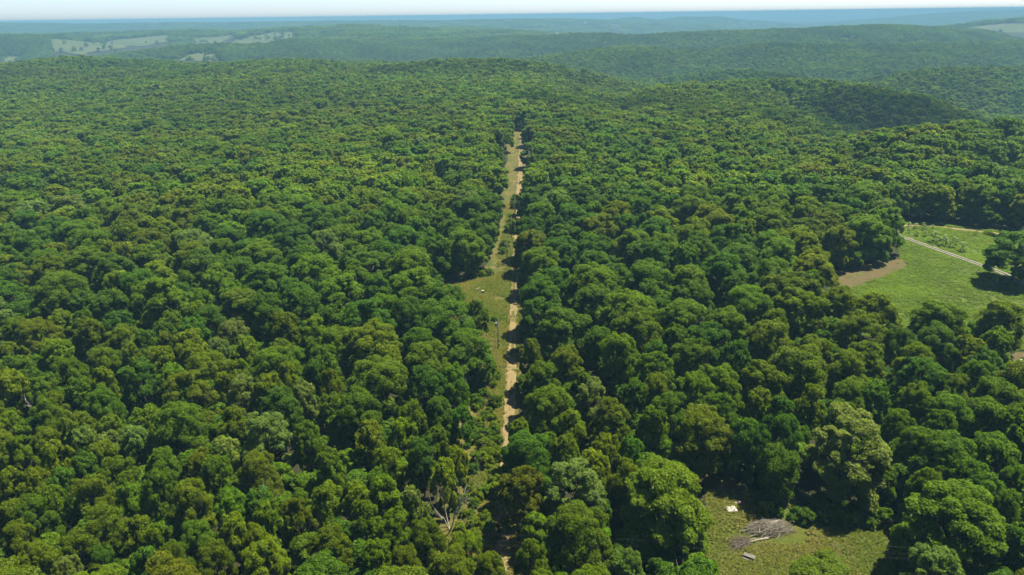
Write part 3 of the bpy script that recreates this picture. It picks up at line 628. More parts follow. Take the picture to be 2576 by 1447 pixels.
# ------------------------------------------------------------------ the rest of the forest: one mass of scattered trees
def lod_mesh(name, seed, **kw):
    V, f = crown_quads(seed, **kw); return quads_mesh(name, V, MAT['leaf_far'], f)
kinds = []   # collection of tree kinds for the forest, in order
for i in range(4):    # 0..3 near detail (only a little beyond the individual trees)
    V, f = crown_quads(300+i, masses=17, subs=10, cards=40, size=.42, low=4.5); kinds.append(quads_mesh('k', V, MAT['leaf_far'], f))
for i in range(6): kinds.append(lod_mesh('k', 400+i, masses=22, subs=8, cards=18, size=.60, low=3., lobe=(.24, .38)))          # 4..9
for i in range(5): kinds.append(lod_mesh('k', 500+i, masses=18, subs=5, cards=9, size=1.0, low=2.5, jit=.5, lobe=(.25, .38)))   # 10..14
def patch_mesh(seed):
    g = np.random.default_rng(seed); Vs = []; fs = []
    for j in range(16):
        x, y = (j % 4-1.5)*9.5+g.uniform(-4, 4), (j//4-1.5)*9.5+g.uniform(-4, 4)
        V, f = crown_quads(seed*50+j, R=g.uniform(4.6, 6.8), top=g.uniform(12, 17), low=3., masses=8, subs=3, cards=3, size=2.1, jit=.4)
        Vs.append(V+np.array([x, y, 0])); fs.append(np.clip(f*.6+g.uniform(0, .5), 0, 1))
    return quads_mesh('k', np.concatenate(Vs), MAT['leaf_far'], np.concatenate(fs))
for i in range(4): kinds.append(patch_mesh(600+i))   # 15..18
kind_col = bpy.data.collections.new('forest_tree_kinds')
for i, me in enumerate(kinds):
    me.name = 'forest_tree_%02d' % i
    kind_col.objects.link(bpy.data.objects.new('forest_tree_%02d' % i, me))

def jitter_grid(y0, y1, sp, slope, pad):
    ny = np.arange(y0, y1, sp*.88); X = []; Y = []
    for j, y in enumerate(ny):
        w = slope*y+pad; x = np.arange(-w, w, sp)+(j % 2)*sp*.5
        X.append(x); Y.append(np.full(len(x), y))
    X = np.concatenate(X); Y = np.concatenate(Y)
    return X+rng.uniform(-.42, .42, len(X))*sp, Y+rng.uniform(-.42, .42, len(X))*sp
def tone_rgb(t, x, y):
    b = np.array([TONES[str(q)] for q in t]); n = len(t)
    d = np.clip((np.hypot(x, y)-350)/900, 0, 1)[:, None]; b = b*(1-.45*d)+np.array(TONES['G'])*.45*d
    b = b*np.stack([1+rng.uniform(-.10, .10, n), np.ones(n), 1+rng.uniform(-.15, .15, n)], -1)*(rng.uniform(.82, 1.2, n)*(1+(.35+.5*np.clip(np.hypot(x, y)/2500-.6, 0, 1))*vnoise(x/90, y/90, 41)))[:, None]  # stronger tone swings far off stand in for lit and dark clumps
    return b
P = []
x = rng.uniform(-320, 320, 16000); y = rng.uniform(48, 310, 16000); r = rng.uniform(2.0, 3.4, 16000); k = (np.abs(x) < .88*y+40) & free(x, y, r+1.); x, y, r = x[k], y[k], r[k]
keep = np.ones(len(x), bool)   # lower trees filling the gaps between the crowns
for i in range(len(x)):
    d2 = (tx-x[i])**2+(ty-y[i])**2; keep[i] = bool((d2 > (tr*.62+r[i]*.45)**2).all())
x, y, r = x[keep], y[keep], r[keep]; sel = []
for i in range(len(x)):
    if all((x[j]-x[i])**2+(y[j]-y[i])**2 > ((r[j]+r[i])*.6)**2 for j in sel): sel.append(i)
x, y, r = x[sel], y[sel], r[sel]
P.append((x, y, r/6., rng.uniform(.32, .62, len(x)), rng.integers(0, 4, len(x)), tone_rgb(np.where(rng.random(len(x)) < .6, 'G', 'D'), x, y)))
m = ~is_own
P.append((tx[m], ty[m], tr[m]/6., th_scale[m], rng.integers(0, 4, m.sum()), tone_rgb(tt[m], tx[m], ty[m])))
for y0, y1, sp, lo, hi in ((300, 700, 10.6, 4, 10), (700, 2700, 10.8, 10, 15)):
    x, y = jitter_grid(y0, y1, sp, .84, 40); r = np.clip(rng.normal(6.3, 1.2, len(x)), 3.8, 9.)
    k = free(x, y, r); x, y, r = x[k], y[k], r[k]
    P.append((x, y, r/6., (9.6+r*.85+rng.normal(0, .9, len(x)))/15., rng.integers(lo, hi, len(x)), tone_rgb(pick_tones(x, y), x, y)))
x, y = jitter_grid(2700, 8600, 36, .84, 60); r = np.full(len(x), 20.)
k = np.ones(len(x), bool)
k &= ~on_field(x, y)
for a, b in HOUSES: k &= (x-a)**2+(y-b-20)**2 > 55**2
x, y = x[k], y[k]
P.append((x, y, np.full(len(x), 1.), rng.uniform(.75, 1.3, len(x)), rng.integers(15, 19, len(x)), tone_rgb(pick_tones(x, y), x, y)))
for f in fields:   # hedges and single trees standing on the far fields
    p = np.array(f); n = 70; x = rng.uniform(p[:, 0].min(), p[:, 0].max(), n); y = rng.uniform(p[:, 1].min(), p[:, 1].max(), n)
    k = inside(x, y, f) & ((vnoise(x/90, y/90, 71) > .12) | (edge_dist(x, y, f) < 14)); x, y = x[k], y[k]
    P.append((x, y, rng.uniform(.6, 1.3, len(x)), rng.uniform(.5, .9, len(x)), rng.integers(10, 15, len(x)), tone_rgb(pick_tones(x, y), x, y)))
X, Y, SX, SZ, KI, TN = [np.concatenate([p[i] for p in P]) for i in range(6)]
Z = height(X, Y)
print('forest points', len(X))

def scatter(name, X, Y, Z, SX, SZ, KI, TN, collection, label_kind='stuff'):
    me = bpy.data.meshes.new(name); n = len(X); me.vertices.add(n)
    me.vertices.foreach_set('co', np.column_stack([X, Y, Z]).astype(np.float32).reshape(-1))
    a = me.attributes.new('size', 'FLOAT_VECTOR', 'POINT'); a.data.foreach_set('vector', np.column_stack([SX, SX, SZ]).astype(np.float32).reshape(-1))
    a = me.attributes.new('turn', 'FLOAT_VECTOR', 'POINT'); a.data.foreach_set('vector', np.column_stack([np.zeros(n), np.zeros(n), rng.uniform(0, 6.283, n)]).astype(np.float32).reshape(-1))
    a = me.attributes.new('which', 'INT', 'POINT'); a.data.foreach_set('value', KI.astype(np.int32))
    a = me.attributes.new('tone', 'FLOAT_COLOR', 'POINT'); a.data.foreach_set('color', np.column_stack([TN, np.ones(n)]).astype(np.float32).reshape(-1))
    me.update()
    ob = link(name, me); tag(ob, kind='stuff')
    ng = bpy.data.node_groups.new(name+'_scatter', 'GeometryNodeTree')
    ng.interface.new_socket('Geometry', in_out='INPUT', socket_type='NodeSocketGeometry'); ng.interface.new_socket('Geometry', in_out='OUTPUT', socket_type='NodeSocketGeometry')
    gi = ng.nodes.new('NodeGroupInput'); go = ng.nodes.new('NodeGroupOutput')
    ci = ng.nodes.new('GeometryNodeCollectionInfo'); ci.inputs['Collection'].default_value = collection
    ci.inputs['Separate Children'].default_value = True; ci.inputs['Reset Children'].default_value = True
    ip = ng.nodes.new('GeometryNodeInstanceOnPoints'); ip.inputs['Pick Instance'].default_value = True
    def attr(nm, ty):
        q = ng.nodes.new('GeometryNodeInputNamedAttribute'); q.data_type = ty; q.inputs['Name'].default_value = nm
        return next(s for s in q.outputs if s.enabled and s.name == 'Attribute')
    L = ng.links.new
    L(gi.outputs[0], ip.inputs['Points']); L(ci.outputs[0], ip.inputs['Instance'])
    L(attr('which', 'INT'), ip.inputs['Instance Index']); L(attr('turn', 'FLOAT_VECTOR'), ip.inputs['Rotation']); L(attr('size', 'FLOAT_VECTOR'), ip.inputs['Scale'])
    L(ip.outputs[0], go.inputs[0])
    md = ob.modifiers.new('scatter', 'NODES'); md.node_group = ng
    return ob
forest = scatter('forest', X, Y, Z, SX, SZ, KI, TN, kind_col)
forest['label'] = 'continuous broadleaf forest canopy rolling over the ridges to the far hills'

# ------------------------------------------------------------------ shrubs and tufts
shrub_meshes = []
for i in range(4):
    V, f = crown_quads(800+i, R=1.6, top=2.3, low=-.3, masses=11, subs=7, cards=46, size=.17, jit=.8, flat=.6)
    Tb = Tubes()
    for a in range(5): Tb.tube([(0, 0, -.1), (math.cos(a*1.26)*.5, math.sin(a*1.26)*.5, 1.1)], [.04, .02], 4)
    shrub_meshes.append((quads_mesh('foliage', V, MAT['leaf'], f), Tb.mesh('stems', MAT['bark'])))
def shrub(x, y, s, t, label, group, name='shrub', cat='shrub', i=0):
    e = empty(name, (x, y, float(height([x], [y])[0])), random.uniform(0, 6.28)); e.scale = (s, s, s*random.uniform(.85, 1.2)); tag(e, label, cat, group)
    cm, sm = shrub_meshes[i % 4]
    c = link('foliage', cm, e); link('stems', sm, e)
    b = TONES[t]; k = random.uniform(.9, 1.2); c.color = (b[0]*k, b[1]*k, b[2]*k, 1)
    return e
random.seed(11)
spots = []
for i in range(400):
    y = random.uniform(98, 166); x = float(track_x(y))+random.uniform(-9.5, -1.9)
    if y > 150 and x > float(track_x(y))-4: continue
    s = random.uniform(.55, 1.15)
    if all((x-a)**2+(y-b)**2 > (1.25*(s+c))**2*.62 for a, b, c in spots): spots.append((x, y, s))
    if len(spots) == 66: break
def pct(x, y, z=0.):
    u, v, d = project(np.array([x]), np.array([y]), np.array([z])); return '%.1f%% across, %.1f%% up the picture' % (u[0]*100, (1-v[0])*100)
for i, (x, y, s) in enumerate(spots):
    t = random.choice('GGYYDG')
    shrub(x, y, s, t, '%s bush under the power line, %s' % (WORDS[t], pct(x, y, 1)), 'bushes under the power line', i=i)
for i, (x, y, s, t) in enumerate([(48.2, 105.6, 1.0, 'Y'), (53.5, 104.2, 1.0, 'D'), (55.2, 103.6, 1.2, 'G'), (57.8, 103.4, 1.1, 'D'), (60.6, 103.0, 1.3, 'G'), (63.0, 102.2, 1.2, 'Y'), (65.8, 101.8, 1.1, 'G'), (58.5, 106.2, 1.3, 'D'), (62.5, 105.2, 1.4, 'D'), (66.5, 104.5, 1.4, 'D'), (69, 102.5, 1.2, 'G'), (71.5, 101.8, 1.0, 'Y'), (50.5, 104.6, .7, 'D')]):
    shrub(x, y, s, t, '%s bush %s, %s' % (WORDS[t], 'behind the brush pile' if i == 0 else 'edging the yard', pct(x, y, 1)), 'bushes behind the yard', i=i)
for i, (x, y, s, t) in enumerate([(-15.2, 235.2, 1.5, 'Y'), (-10.5, 236.8, 1.1, 'G'), (-8.2, 237.4, 1.0, 'G'), (-12.8, 237., 1.2, 'Y'), (-19.8, 232.5, .8, 'G'), (-5.5, 196.5, .8, 'G'), (-3.5, 262, 1.3, 'G'), (-2.5, 270, 1.4, 'Y'), (-1, 290, 1.5, 'G'), (0, 298, 1.5, 'Y'), (1.2, 306, 1.6, 'G'), (2.0, 330, 1.6, 'G'), (2.2, 338, 1.5, 'D'), (2.4, 345, 1.5, 'G'), (-7.6, 160, 1., 'G')]):
    shrub(x, y, s, t, '%s bush edging the strip, %s' % (WORDS[t], pct(x, y, 1)), 'bushes edging the strip', i=i)
for i, (x, y) in enumerate(ROWS):
    shrub(x, y, .55+.1*(i % 3), random.choice('GPY'), 'low plant in the garden bed, %s' % pct(x, y, .5), 'plants in the garden bed', 'garden_plant', 'plant', i)

# young trees on the meadow
def young_mesh(seed):
    V, f = crown_quads(seed, R=1.45, top=4.4, low=.9, masses=12, subs=6, cards=15, size=.17, jit=.7, lobe=(.26, .40))
    Tb = Tubes().tube([(0, 0, -.2), (.05, 0, 1.2), (0, 0, 3.8)], [.09, .07, .02], 6)
    return quads_mesh('crown', V, MAT['leaf'], f), Tb.mesh('trunk', MAT['bark'])
ym = [young_mesh(900+i) for i in range(4)]
random.seed(3)
for i, ((x, y), h) in enumerate(zip(PINES, PINEH)):
    e = empty('young_tree', (x, y, float(height([x], [y])[0])), random.uniform(0, 6.28)); w = h/4.4*random.uniform(1.0, 1.35); e.scale = (w, w, h/4.4)
    tag(e, '%s blue-green young tree on the meadow, %s' % ('taller' if h > 3.5 else 'small', pct(x, y, h/2)), 'young tree', 'young trees planted on the meadow')
    c = link('crown', ym[i % 4][0], e); link('trunk', ym[i % 4][1], e); c.color = (.27, .34, .17, 1)

# ------------------------------------------------------------------ utility poles and wires
POLES = [(-7.6, 91.0), (-4.2, 177.3), (-1.7, 249.5), (0.0, 283.), (1.9, 314.), (4.6, 407.6), (7.0, 477.), (9.2, 551.)]
PH = 9.2
def gz(x, y): return float(height([x], [y])[0])
pole_words = ['hidden among trees at the power line corner', 'with a grey transformer beside the dirt track', 'with a small grey transformer past the grass clearing', 'standing among bushes beyond the grass clearing', 'half hidden by bushes on the narrow strip', 'on the straight far strip of the track', 'far up the strip near the track end', 'at the very end of the track']
for i, (x, y) in enumerate(POLES):
    e = empty('utility_pole', (x, y, gz(x, y))); tag(e, 'wooden utility pole '+pole_words[i], 'utility pole', 'utility poles along the track')
    link('post', Tubes().tube([(0, 0, -.8), (0, 0, 4), (.06, 0, PH)], [.19, .16, .12], 10).mesh('post', MAT['pole'], True), e)
    for h, s in ((PH, 0), (PH-1.3, 1), (PH-2.3, 1)):
        ins = link('insulator', Tubes().tube([(.05-.2*s, 0, h-.05), (.05-.2*s, 0, h+.08), (.05-.2*s, 0, h+.22)], [.05, .08, .05], 8).mesh('insulator', MAT['metal'], True), e)
        if s: link('bracket', Tubes().box((-.1, 0, h-.05), (.3, .05, .05)).mesh('bracket', MAT['metal']), ins)
    if i in (1, 2):
        k = 1. if i == 1 else .8
        tf = link('transformer', Tubes().tube([(-.48, -.1, PH-2.0), (-.48, -.1, PH-1.9), (-.48, -.1, PH-.95), (-.48, -.1, PH-.8)], [.26*k, .31*k, .31*k, .2*k], 12).mesh('transformer', MAT['metal'], True), e)
        link('bushing', Tubes().tube([(-.48, -.1, PH-.8), (-.48, -.1, PH-.45)], [.06, .04], 6).mesh('bushing', MAT['white'], True), tf)
        link('meter_box', Tubes().box((.2, -.12, 1.6), (.34, .22, .55)).mesh('meter_box', MAT['white']), e)
def wire(a, b, sag, name, label, group, r=.010):
    a, b = Vector(a), Vector(b); pts = []
    for i in range(25):
        t = i/24; p = a.lerp(b, t); p.z -= sag*4*t*(1-t); pts.append(p)
    o = link(name, Tubes().tube(pts, r, 5).mesh(name, MAT['wire'], True)); return tag(o, label, 'power line', group)
levels = ((PH+.2, 'top'), (PH-1.1, 'middle'), (PH-2.1, 'lowest'))
span_words = ['over the bushes in front of the first pole', 'past the grass clearing', 'beyond the grass clearing', 'over the bushy strip', 'along the straight far strip', 'high up the far strip', 'to the end of the track']
for i in range(len(POLES)-1):
    (x0, y0), (x1, y1) = POLES[i], POLES[i+1]; L = math.hypot(x1-x0, y1-y0)
    for k, (h, w) in enumerate(levels):
        dx = .05 if k == 0 else -.15
        wire((x0+dx, y0, gz(x0, y0)+h), (x1+dx, y1, gz(x1, y1)+h), L*.011, 'power_line', '%s power line, the span %s' % (w, span_words[i]), 'power lines along the track')
XE = (112., 84.8)
for k, (h, w) in enumerate(levels):
    wire((POLES[0][0], POLES[0][1], h), (XE[0], XE[1], h+gz(*XE)), .9, 'power_line', '%s of the three thin wires crossing above the yard' % w, 'power lines over the yard')

# ------------------------------------------------------------------ dead trees
def snag(seed, h, spread, mat, stems=3, depth=4, r0=.16):
    g = random.Random(seed); Tb = Tubes(); twigs = Tubes()
    def grow(p, d, L, r, k):
        q = p+d*L; m = p+d*L*.5+Vector((g.uniform(-1, 1), g.uniform(-1, 1), 0))*L*.06
        (Tb if k > 1 else twigs).tube([p, m, q], [r, r*.82, r*.6], 5 if k > 1 else 3, False)
        if k == 0: return
        for _ in range(g.choice((2, 2, 3))):
            a = Vector((g.gauss(0, 1), g.gauss(0, 1), g.gauss(.15, .5))).normalized()
            grow(p+d*L*g.uniform(.55, 1.), (d+a*spread).normalized(), L*g.uniform(.55, .8), r*.58, k-1)
    for s in range(stems):
        a = 6.28*s/stems+g.uniform(0, 1); d = Vector((math.cos(a)*.3, math.sin(a)*.3, 1)).normalized()
        grow(Vector((math.cos(a)*.12, math.sin(a)*.12, -.3)), d, h*.36*g.uniform(.85, 1.15), r0, depth)
    return Tb.mesh('limb', mat, True), twigs.mesh('twig', mat)
def dead_tree(x, y, z, seed, h, spread, mat, label, **kw):
    lm, tw = snag(seed, h, spread, mat, **kw); e = empty('dead_tree', (x, y, z)); tag(e, label, 'dead tree')
    link('limbs', lm, e); link('twigs', tw, e)
dead_tree(SNAGS[0][0], SNAGS[0][1], 0, 4, 13.0, .36, MAT['pale_bark'], 'bare pale dead tree with forking limbs beside the bushy power-line strip', stems=4, depth=4, r0=.13)
dead_tree(SNAGS[1][0], SNAGS[1][1]+2, gz(*SNAGS[1])+2, 5, 15, .6, MAT['grey_twig'], 'grey leafless dead crown in the forest left of the far track', stems=3, depth=5)
dead_tree(SNAGS[2][0]+2.5, SNAGS[2][1], gz(*SNAGS[2])+1.5, 6, 9.5, .6, MAT['grey_twig'], 'small grey leafless tree on the right edge of the track', stems=3, depth=5)
dead_tree(SNAGS[3][0], SNAGS[3][1], 5, 7, 9, .7, MAT['grey_twig'], 'grey curved dead branches at the left edge of the forest', stems=2, depth=3)
dead_tree(SNAGS[4][0], SNAGS[4][1], 2., 8, 13.5, .45, MAT['pale_bark'], 'thin pale dead tree leaning out of the lower left canopy', stems=2, depth=3)

# ------------------------------------------------------------------ the yard: brush pile, felled tree, table, panel, litter
rs = random.Random(21)
def brush(cx, cy, lx, ly, h, n, ang, fan=None):
    Tb = Tubes(); ca, sa = math.cos(ang), math.sin(ang)
    for i in range(n):
        u, v = rs.gauss(0, .38), rs.gauss(0, .36)
        if abs(u) > 1 or abs(v) > 1: continue
        z = h*max(0, 1-u*u-v*v)**.6*rs.uniform(.45, 1.05)+.05
        a = ang+rs.gauss(0, .55) if fan is None else fan+rs.gauss(0, .3)
        L = rs.uniform(.5, 1.5); tl = rs.gauss(0, .18)
        d = Vector((math.cos(a), math.sin(a), tl)).normalized(); p = Vector((u*lx*ca-v*ly*sa, u*lx*sa+v*ly*ca, z))
        m = p+Vector((rs.uniform(-.08, .08), rs.uniform(-.08, .08), rs.uniform(-.02, .1))); r = rs.choice((.014, .018, .022, .03))
        Tb.tube([p-d*L*.5, m, p+d*L*.5], [r, r*.85, r*.45], 4, False)
    return Tb
pa = math.atan2(101.7-100.6, 51.5-43.2)
pz = 0.
bp = empty('brush_pile', (47.3, 101.3, gz(47.3, 101.3))); tag(bp, 'heap of grey-brown cut branches with weathered logs on top in the yard', 'brush pile')
link('sticks', brush(0, 0, 5.2, 2.5, 1.25, 2400, pa).mesh('sticks', MAT['stick']), bp)
Tb = Tubes()
for i in range(95):
    u, v = rs.uniform(-1, 1), rs.uniform(-1, 1)
    if u*u+v*v > 1: continue
    a = pa+rs.gauss(0, .6); L = rs.uniform(1.4, 3.4); d = Vector((math.cos(a), math.sin(a), rs.gauss(.06, .16))).normalized(); r = rs.uniform(.03, .065)
    p = Vector((u*4.6*math.cos(pa)-v*2.2*math.sin(pa), u*4.6*math.sin(pa)+v*2.2*math.cos(pa), 1.15*max(.05, 1-u*u-v*v)**.6+.12))
    Tb.tube([p-d*L*.5, p+Vector((rs.uniform(-.1, .1), rs.uniform(-.1, .1), .05)), p+d*L*.5], [r, r*.8, r*.35], 5, False)
link('branches', Tb.mesh('branches', MAT['log']), bp)
for i, (px, py, pz_, L, a, r) in enumerate([(.2, .7, 1.15, 3.4, pa+.1, .11), (.6, .35, 1.2, 2.6, pa+.22, .13), (-.3, .95, 1.05, 2.2, pa-.1, .1), (1.1, .55, 1.3, 3.0, pa+.3, .08), (.1, .15, 1.1, 2.2, pa+.15, .12), (1.6, .9, 1.1, 2.4, pa+.05, .07), (1.2, .2, 1.25, 1.6, pa-.4, .06)]):
    d = Vector((math.cos(a), math.sin(a), .05))
    link('log', Tubes().tube([Vector((px, py, pz_))-d*L/2, Vector((px, py, pz_+.05)), Vector((px, py, pz_))+d*L/2], [r, r*.95, r*.7], 8).mesh('log', MAT['log'], True), bp)
ft = empty('felled_tree', (40.9, 97.3, gz(40.9, 97.3))); tag(ft, 'felled tree with pale trunk and a fan of dry twigs lying in the yard', 'felled tree')
ta = math.atan2(98.8-97.2, 46.4-41.2)
link('trunk', Tubes().tube([(-.6, -.25, .35), (.6, .25, .42), (3.4, 1.1, .36), (5.5, 1.62, .3)], [.05, .09, .16, .19], 10).mesh('trunk', MAT['log'], True), ft)
Tb = Tubes()
for i in range(750):
    t = rs.random()**.8; p0 = Vector((-.2+2.2*t, -.08+.7*t, .4)); a = ta+math.pi+rs.gauss(-.28, .48)-.25*t*rs.choice((-1, 1, 1)); L = rs.uniform(1.2, 3.3)*(1-.35*t)
    d = Vector((math.cos(a), math.sin(a), rs.gauss(.12, .2)))
    q = p0+d*L; q.z = max(.04, q.z*.8)
    m = p0.lerp(q, .5)+Vector((0, 0, rs.uniform(.1, .5))); r = rs.choice((.012, .016, .02))
    Tb.tube([p0, m, q], [r*1.5, r, r*.5], 4, False)
link('branches', Tb.mesh('branches', MAT['stick']), ft)
link('side_limb', Tubes().tube([(1.0, .5, .5), (2.4, 1.2, .62), (3.3, 1.35, .45)], [.05, .06, .07], 6).mesh('side_limb', MAT['log'], True), ft)

pt = empty('picnic_table', (41.25, 94.1, gz(41.2, 94.1)), math.radians(-32)); tag(pt, 'weathered wooden picnic table on the grass in front of the felled tree', 'picnic table')
Tb = Tubes()
for j in range(5): Tb.box((0, -.3+.15*j, .75), (1.95, .14, .04))
link('tabletop', Tb.mesh('tabletop', MAT['plank']), pt)
for sy in (-1, 1):
    link('bench_seat', Tubes().box((0, sy*.72, .45), (1.95, .26, .04)).mesh('bench_seat', MAT['plank']), pt)
for sx in (-.7, .7):
    Tb = Tubes(); Tb.tube([(sx, -.62, 0), (sx, -.18, .72)], .04, 4); Tb.tube([(sx, .62, 0), (sx, .18, .72)], .04, 4); Tb.box((sx, 0, .40), (.05, 1.6, .09))
    link('leg_frame', Tb.mesh('leg_frame', MAT['plank']), pt)

def flat_panel(name, x, y, w, d, mat, label, cat, rz, z=.4, seed=1):
    g = random.Random(seed); n = 9; P = np.zeros((n, n, 3))
    for i in range(n):
        for j in range(n):
            e = .06 if i in (0, n-1) or j in (0, n-1) else .0
            P[i, j] = ((i/(n-1)-.5)*w+g.uniform(-e, e), (j/(n-1)-.5)*d+g.uniform(-e, e), g.uniform(0, .05))
    o = link(name, grid_mesh(name, P, mat)); o.location = (x, y, gz(x, y)+z); o.rotation_euler = (0, 0, rz); tag(o, label, cat)
    md = o.modifiers.new('thickness', 'SOLIDIFY'); md.thickness = .03
    return o
flat_panel('white_panel', PILE[7][0], PILE[7][1], 1.9, 1.5, MAT['white'], 'ragged white panel lying on the grass behind the brush pile', 'panel', .1)
def blob(name, x, y, s, mat, label, cat, seed=1):
    bm = bmesh.new(); bmesh.ops.create_icosphere(bm, subdivisions=2, radius=1.)
    g = random.Random(seed)
    for v in bm.verts:
        k = 1+g.uniform(-.18, .18); v.co = Vector((v.co.x*s*k, v.co.y*s*.8*k, max(-.1, v.co.z)*s*.7*k))
    me = bpy.data.meshes.new(name); bm.to_mesh(me); bm.free(); me.materials.append(mat)
    return tag(link(name, me, None, (x, y, gz(x, y)+.25)), label, cat)
blob('plastic_bag', PILE[8][0], PILE[8][1], .34, MAT['pink'], 'small pink plastic bag in the shade behind the white panel', 'bag', 2)
blob('plastic_bag', PILE[8][0]-.8, PILE[8][1]-.1, .22, MAT['white'], 'small pale plastic bag beside the pink one', 'bag', 3)
blob('paper_scrap', PILE[9][0]-1.5, PILE[9][1]+.2, .13, MAT['white'], 'small white scrap on the grass behind the brush pile', 'scrap', 4)
blob('pale_stone', PILE[11][0], PILE[11][1], .2, MAT['white'], 'small pale stone in the shade at the yard edge', 'stone', 5)

# small grass clearing left of the track
e = empty('wooden_sawhorse', (-11.9, 222.0, gz(-11.9, 222)), .9); tag(e, 'pale wooden sawhorse tipped on the grass of the small clearing', 'sawhorse')
link('beam', Tubes().box((0, 0, .95), (1.9, .2, .2)).mesh('beam', MAT['white']), e)
for sx in (-.75, .75):
    for sy in (-1, 1): link('leg', Tubes().tube([(sx, sy*.06, .9), (sx*1.1, sy*.45, .1)], .06, 4).mesh('leg', MAT['plank']), e)
e = empty('black_barrel', (-10.2, 219.9, gz(-10.2, 219.9)+.1)); tag(e, 'black barrel standing on the grass beside the pale sawhorse', 'barrel')
link('drum', Tubes().tube([(0, 0, 0), (0, 0, .3), (0, 0, .33), (0, 0, .62), (0, 0, .65), (0, 0, .95)], [.42, .42, .45, .42, .45, .42], 14).mesh('drum', MAT['black'], True), e)
link('lid', Tubes().tube([(0, 0, .95), (0, 0, 1.0)], [.44, .40], 14).mesh('lid', MAT['metal']), e)
for i, (x, y) in enumerate(JUNK[3:]):
    flat_panel('pale_sheet', x, y, .7, .4, MAT['white'] if i != 1 else MAT['tan'], ['white sheet lying at the shaded back of the small clearing', 'tan sheet at the forest foot behind the small clearing', 'small white sheet at the clearing edge under the oaks'][i], 'sheet', i*.7, .2, 40+i)

# ------------------------------------------------------------------ buildings
def gable(name, x, y, L, W, wh, rh, rz, roofm, label, cat='house', sink=0., group=None):
    e = empty(name, (x, y, gz(x, y)-sink), rz); tag(e, label, cat, group)
    link('wall', mesh_from('wall', [(-L/2, -W/2, -1), (L/2, -W/2, -1), (L/2, W/2, -1), (-L/2, W/2, -1), (-L/2, -W/2, wh), (L/2, -W/2, wh), (L/2, W/2, wh), (-L/2, W/2, wh), (-L/2, 0, wh+rh), (L/2, 0, wh+rh)],
        [(0, 1, 5, 4), (1, 2, 6, 9, 5), (2, 3, 7, 6), (3, 0, 4, 8, 7)], [MAT['wall']]), e)
    o = .4; sl = rh/(W/2)
    vv = []
    for s in (-1, 1):
        for xx in (-L/2-o, L/2+o): vv += [(xx, 0, wh+rh+.05), (xx, s*(W/2+o), wh-o*sl+.05), (xx, 0, wh+rh+.25), (xx, s*(W/2+o), wh-o*sl+.25)]
    ff = []
    for b in (0, 8): ff += [(b, b+1, b+5, b+4), (b+2, b+6, b+7, b+3), (b+1, b+3, b+7, b+5), (b, b+2, b+3, b+1), (b+4, b+5, b+7, b+6)]
    link('roof', mesh_from('roof', vv, ff, [roofm]), e)
    for s in (-1, 1):
        for q in (-.3, .3): link('window', Tubes().box((q*L, s*(W/2+.02), wh*.55), (L*.1, .08, wh*.35)).mesh('window', MAT['window']), e)
    link('door', Tubes().box((0, -W/2-.02, 1.), (1., .08, 2.)).mesh('door', MAT['window']), e)
    return e
hw = ['white farm building, larger of two on the far green ridge', 'small white farm building beside the larger one on the ridge', 'low farm shed beyond the two white ones', 'pale town building, leftmost above the far dark ridge', 'pale town building second along the far dark ridge', 'pale building above the tallest far ridge tree', 'low pale building third along the far ridge', 'long pale building behind the far ridge top', 'white tower-like house on the far bluish slope', 'low pale house at the far ridge top', 'tan roofed cabin in the left hill forest', 'long white building on the far left fields', 'small roof next to the tan cabin']
for i, (x, y) in enumerate(HOUSES):
    far = y > 2500
    if i == 12: continue
    L, W, h = ((22, 12, 6) if y < 4000 else (34, 16, 8)) if far else (9, 7, 12)
    if i == 11: L = 90
    if i in (1, 2): L, W, h = 14, 9, 5
    if i == 8: L, W, h = 18, 14, 20
    gable('house' if i not in (0, 1, 2) else 'farm_building', x, y, L, W, h, W*.28, (i*.37) % 1-.4, MAT['roof'] if i != 10 else MAT['tan'], hw[i], 'house' if i not in (0, 1, 2) else 'farm building')
gable('shed', SHED[0][0]+.6, SHED[0][1]+.5, 4.6, 3.2, 2.3, .8, .5, MAT['roof'], 'small pale roofed shed half hidden by trees at the right edge', 'shed')
gable('low_shelter', SHED[1][0]+1.2, SHED[1][1], 2.4, 1.8, 1.2, .4, .9, MAT['roof'], 'low pale shelter under the trees nearer than the shed', 'shelter')

# ------------------------------------------------------------------ grass tufts
tuft_col = bpy.data.collections.new('grass_tuft_kinds')
for i in range(3):
    g = np.random.default_rng(70+i); n = 26; p = g.normal(0, .16, (n, 3)); p[:, 2] = 0
    lean = g.normal(0, .14, (n, 3)); lean[:, 2] = g.uniform(.22, .5, n); w = g.normal(size=(n, 3)); w[:, 2] = 0; w = w/np.linalg.norm(w, axis=1, keepdims=True)*.03
    V = np.stack([p-w, p+w, p+lean+w*.3, p+lean-w*.3], 1)
    tuft_col.objects.link(bpy.data.objects.new('grass_tuft_%d' % i, quads_mesh('grass_tuft_%d' % i, V, MAT['leaf_far'], g.random(n))))
for i in range(3):
    g = np.random.default_rng(170+i); n = 34; p = g.normal(0, .30, (n, 3)); p[:, 2] = g.uniform(.02, .2, n); nn = g.normal(0, .35, (n, 3)); nn[:, 2] = 1
    V, f_ = leaf_cards(g, p, nn, .15, .2); tuft_col.objects.link(bpy.data.objects.new('grass_tuft_%d' % (3+i), quads_mesh('grass_tuft_%d' % (3+i), V, MAT['leaf_far'], f_)))
gx = []; gy = []
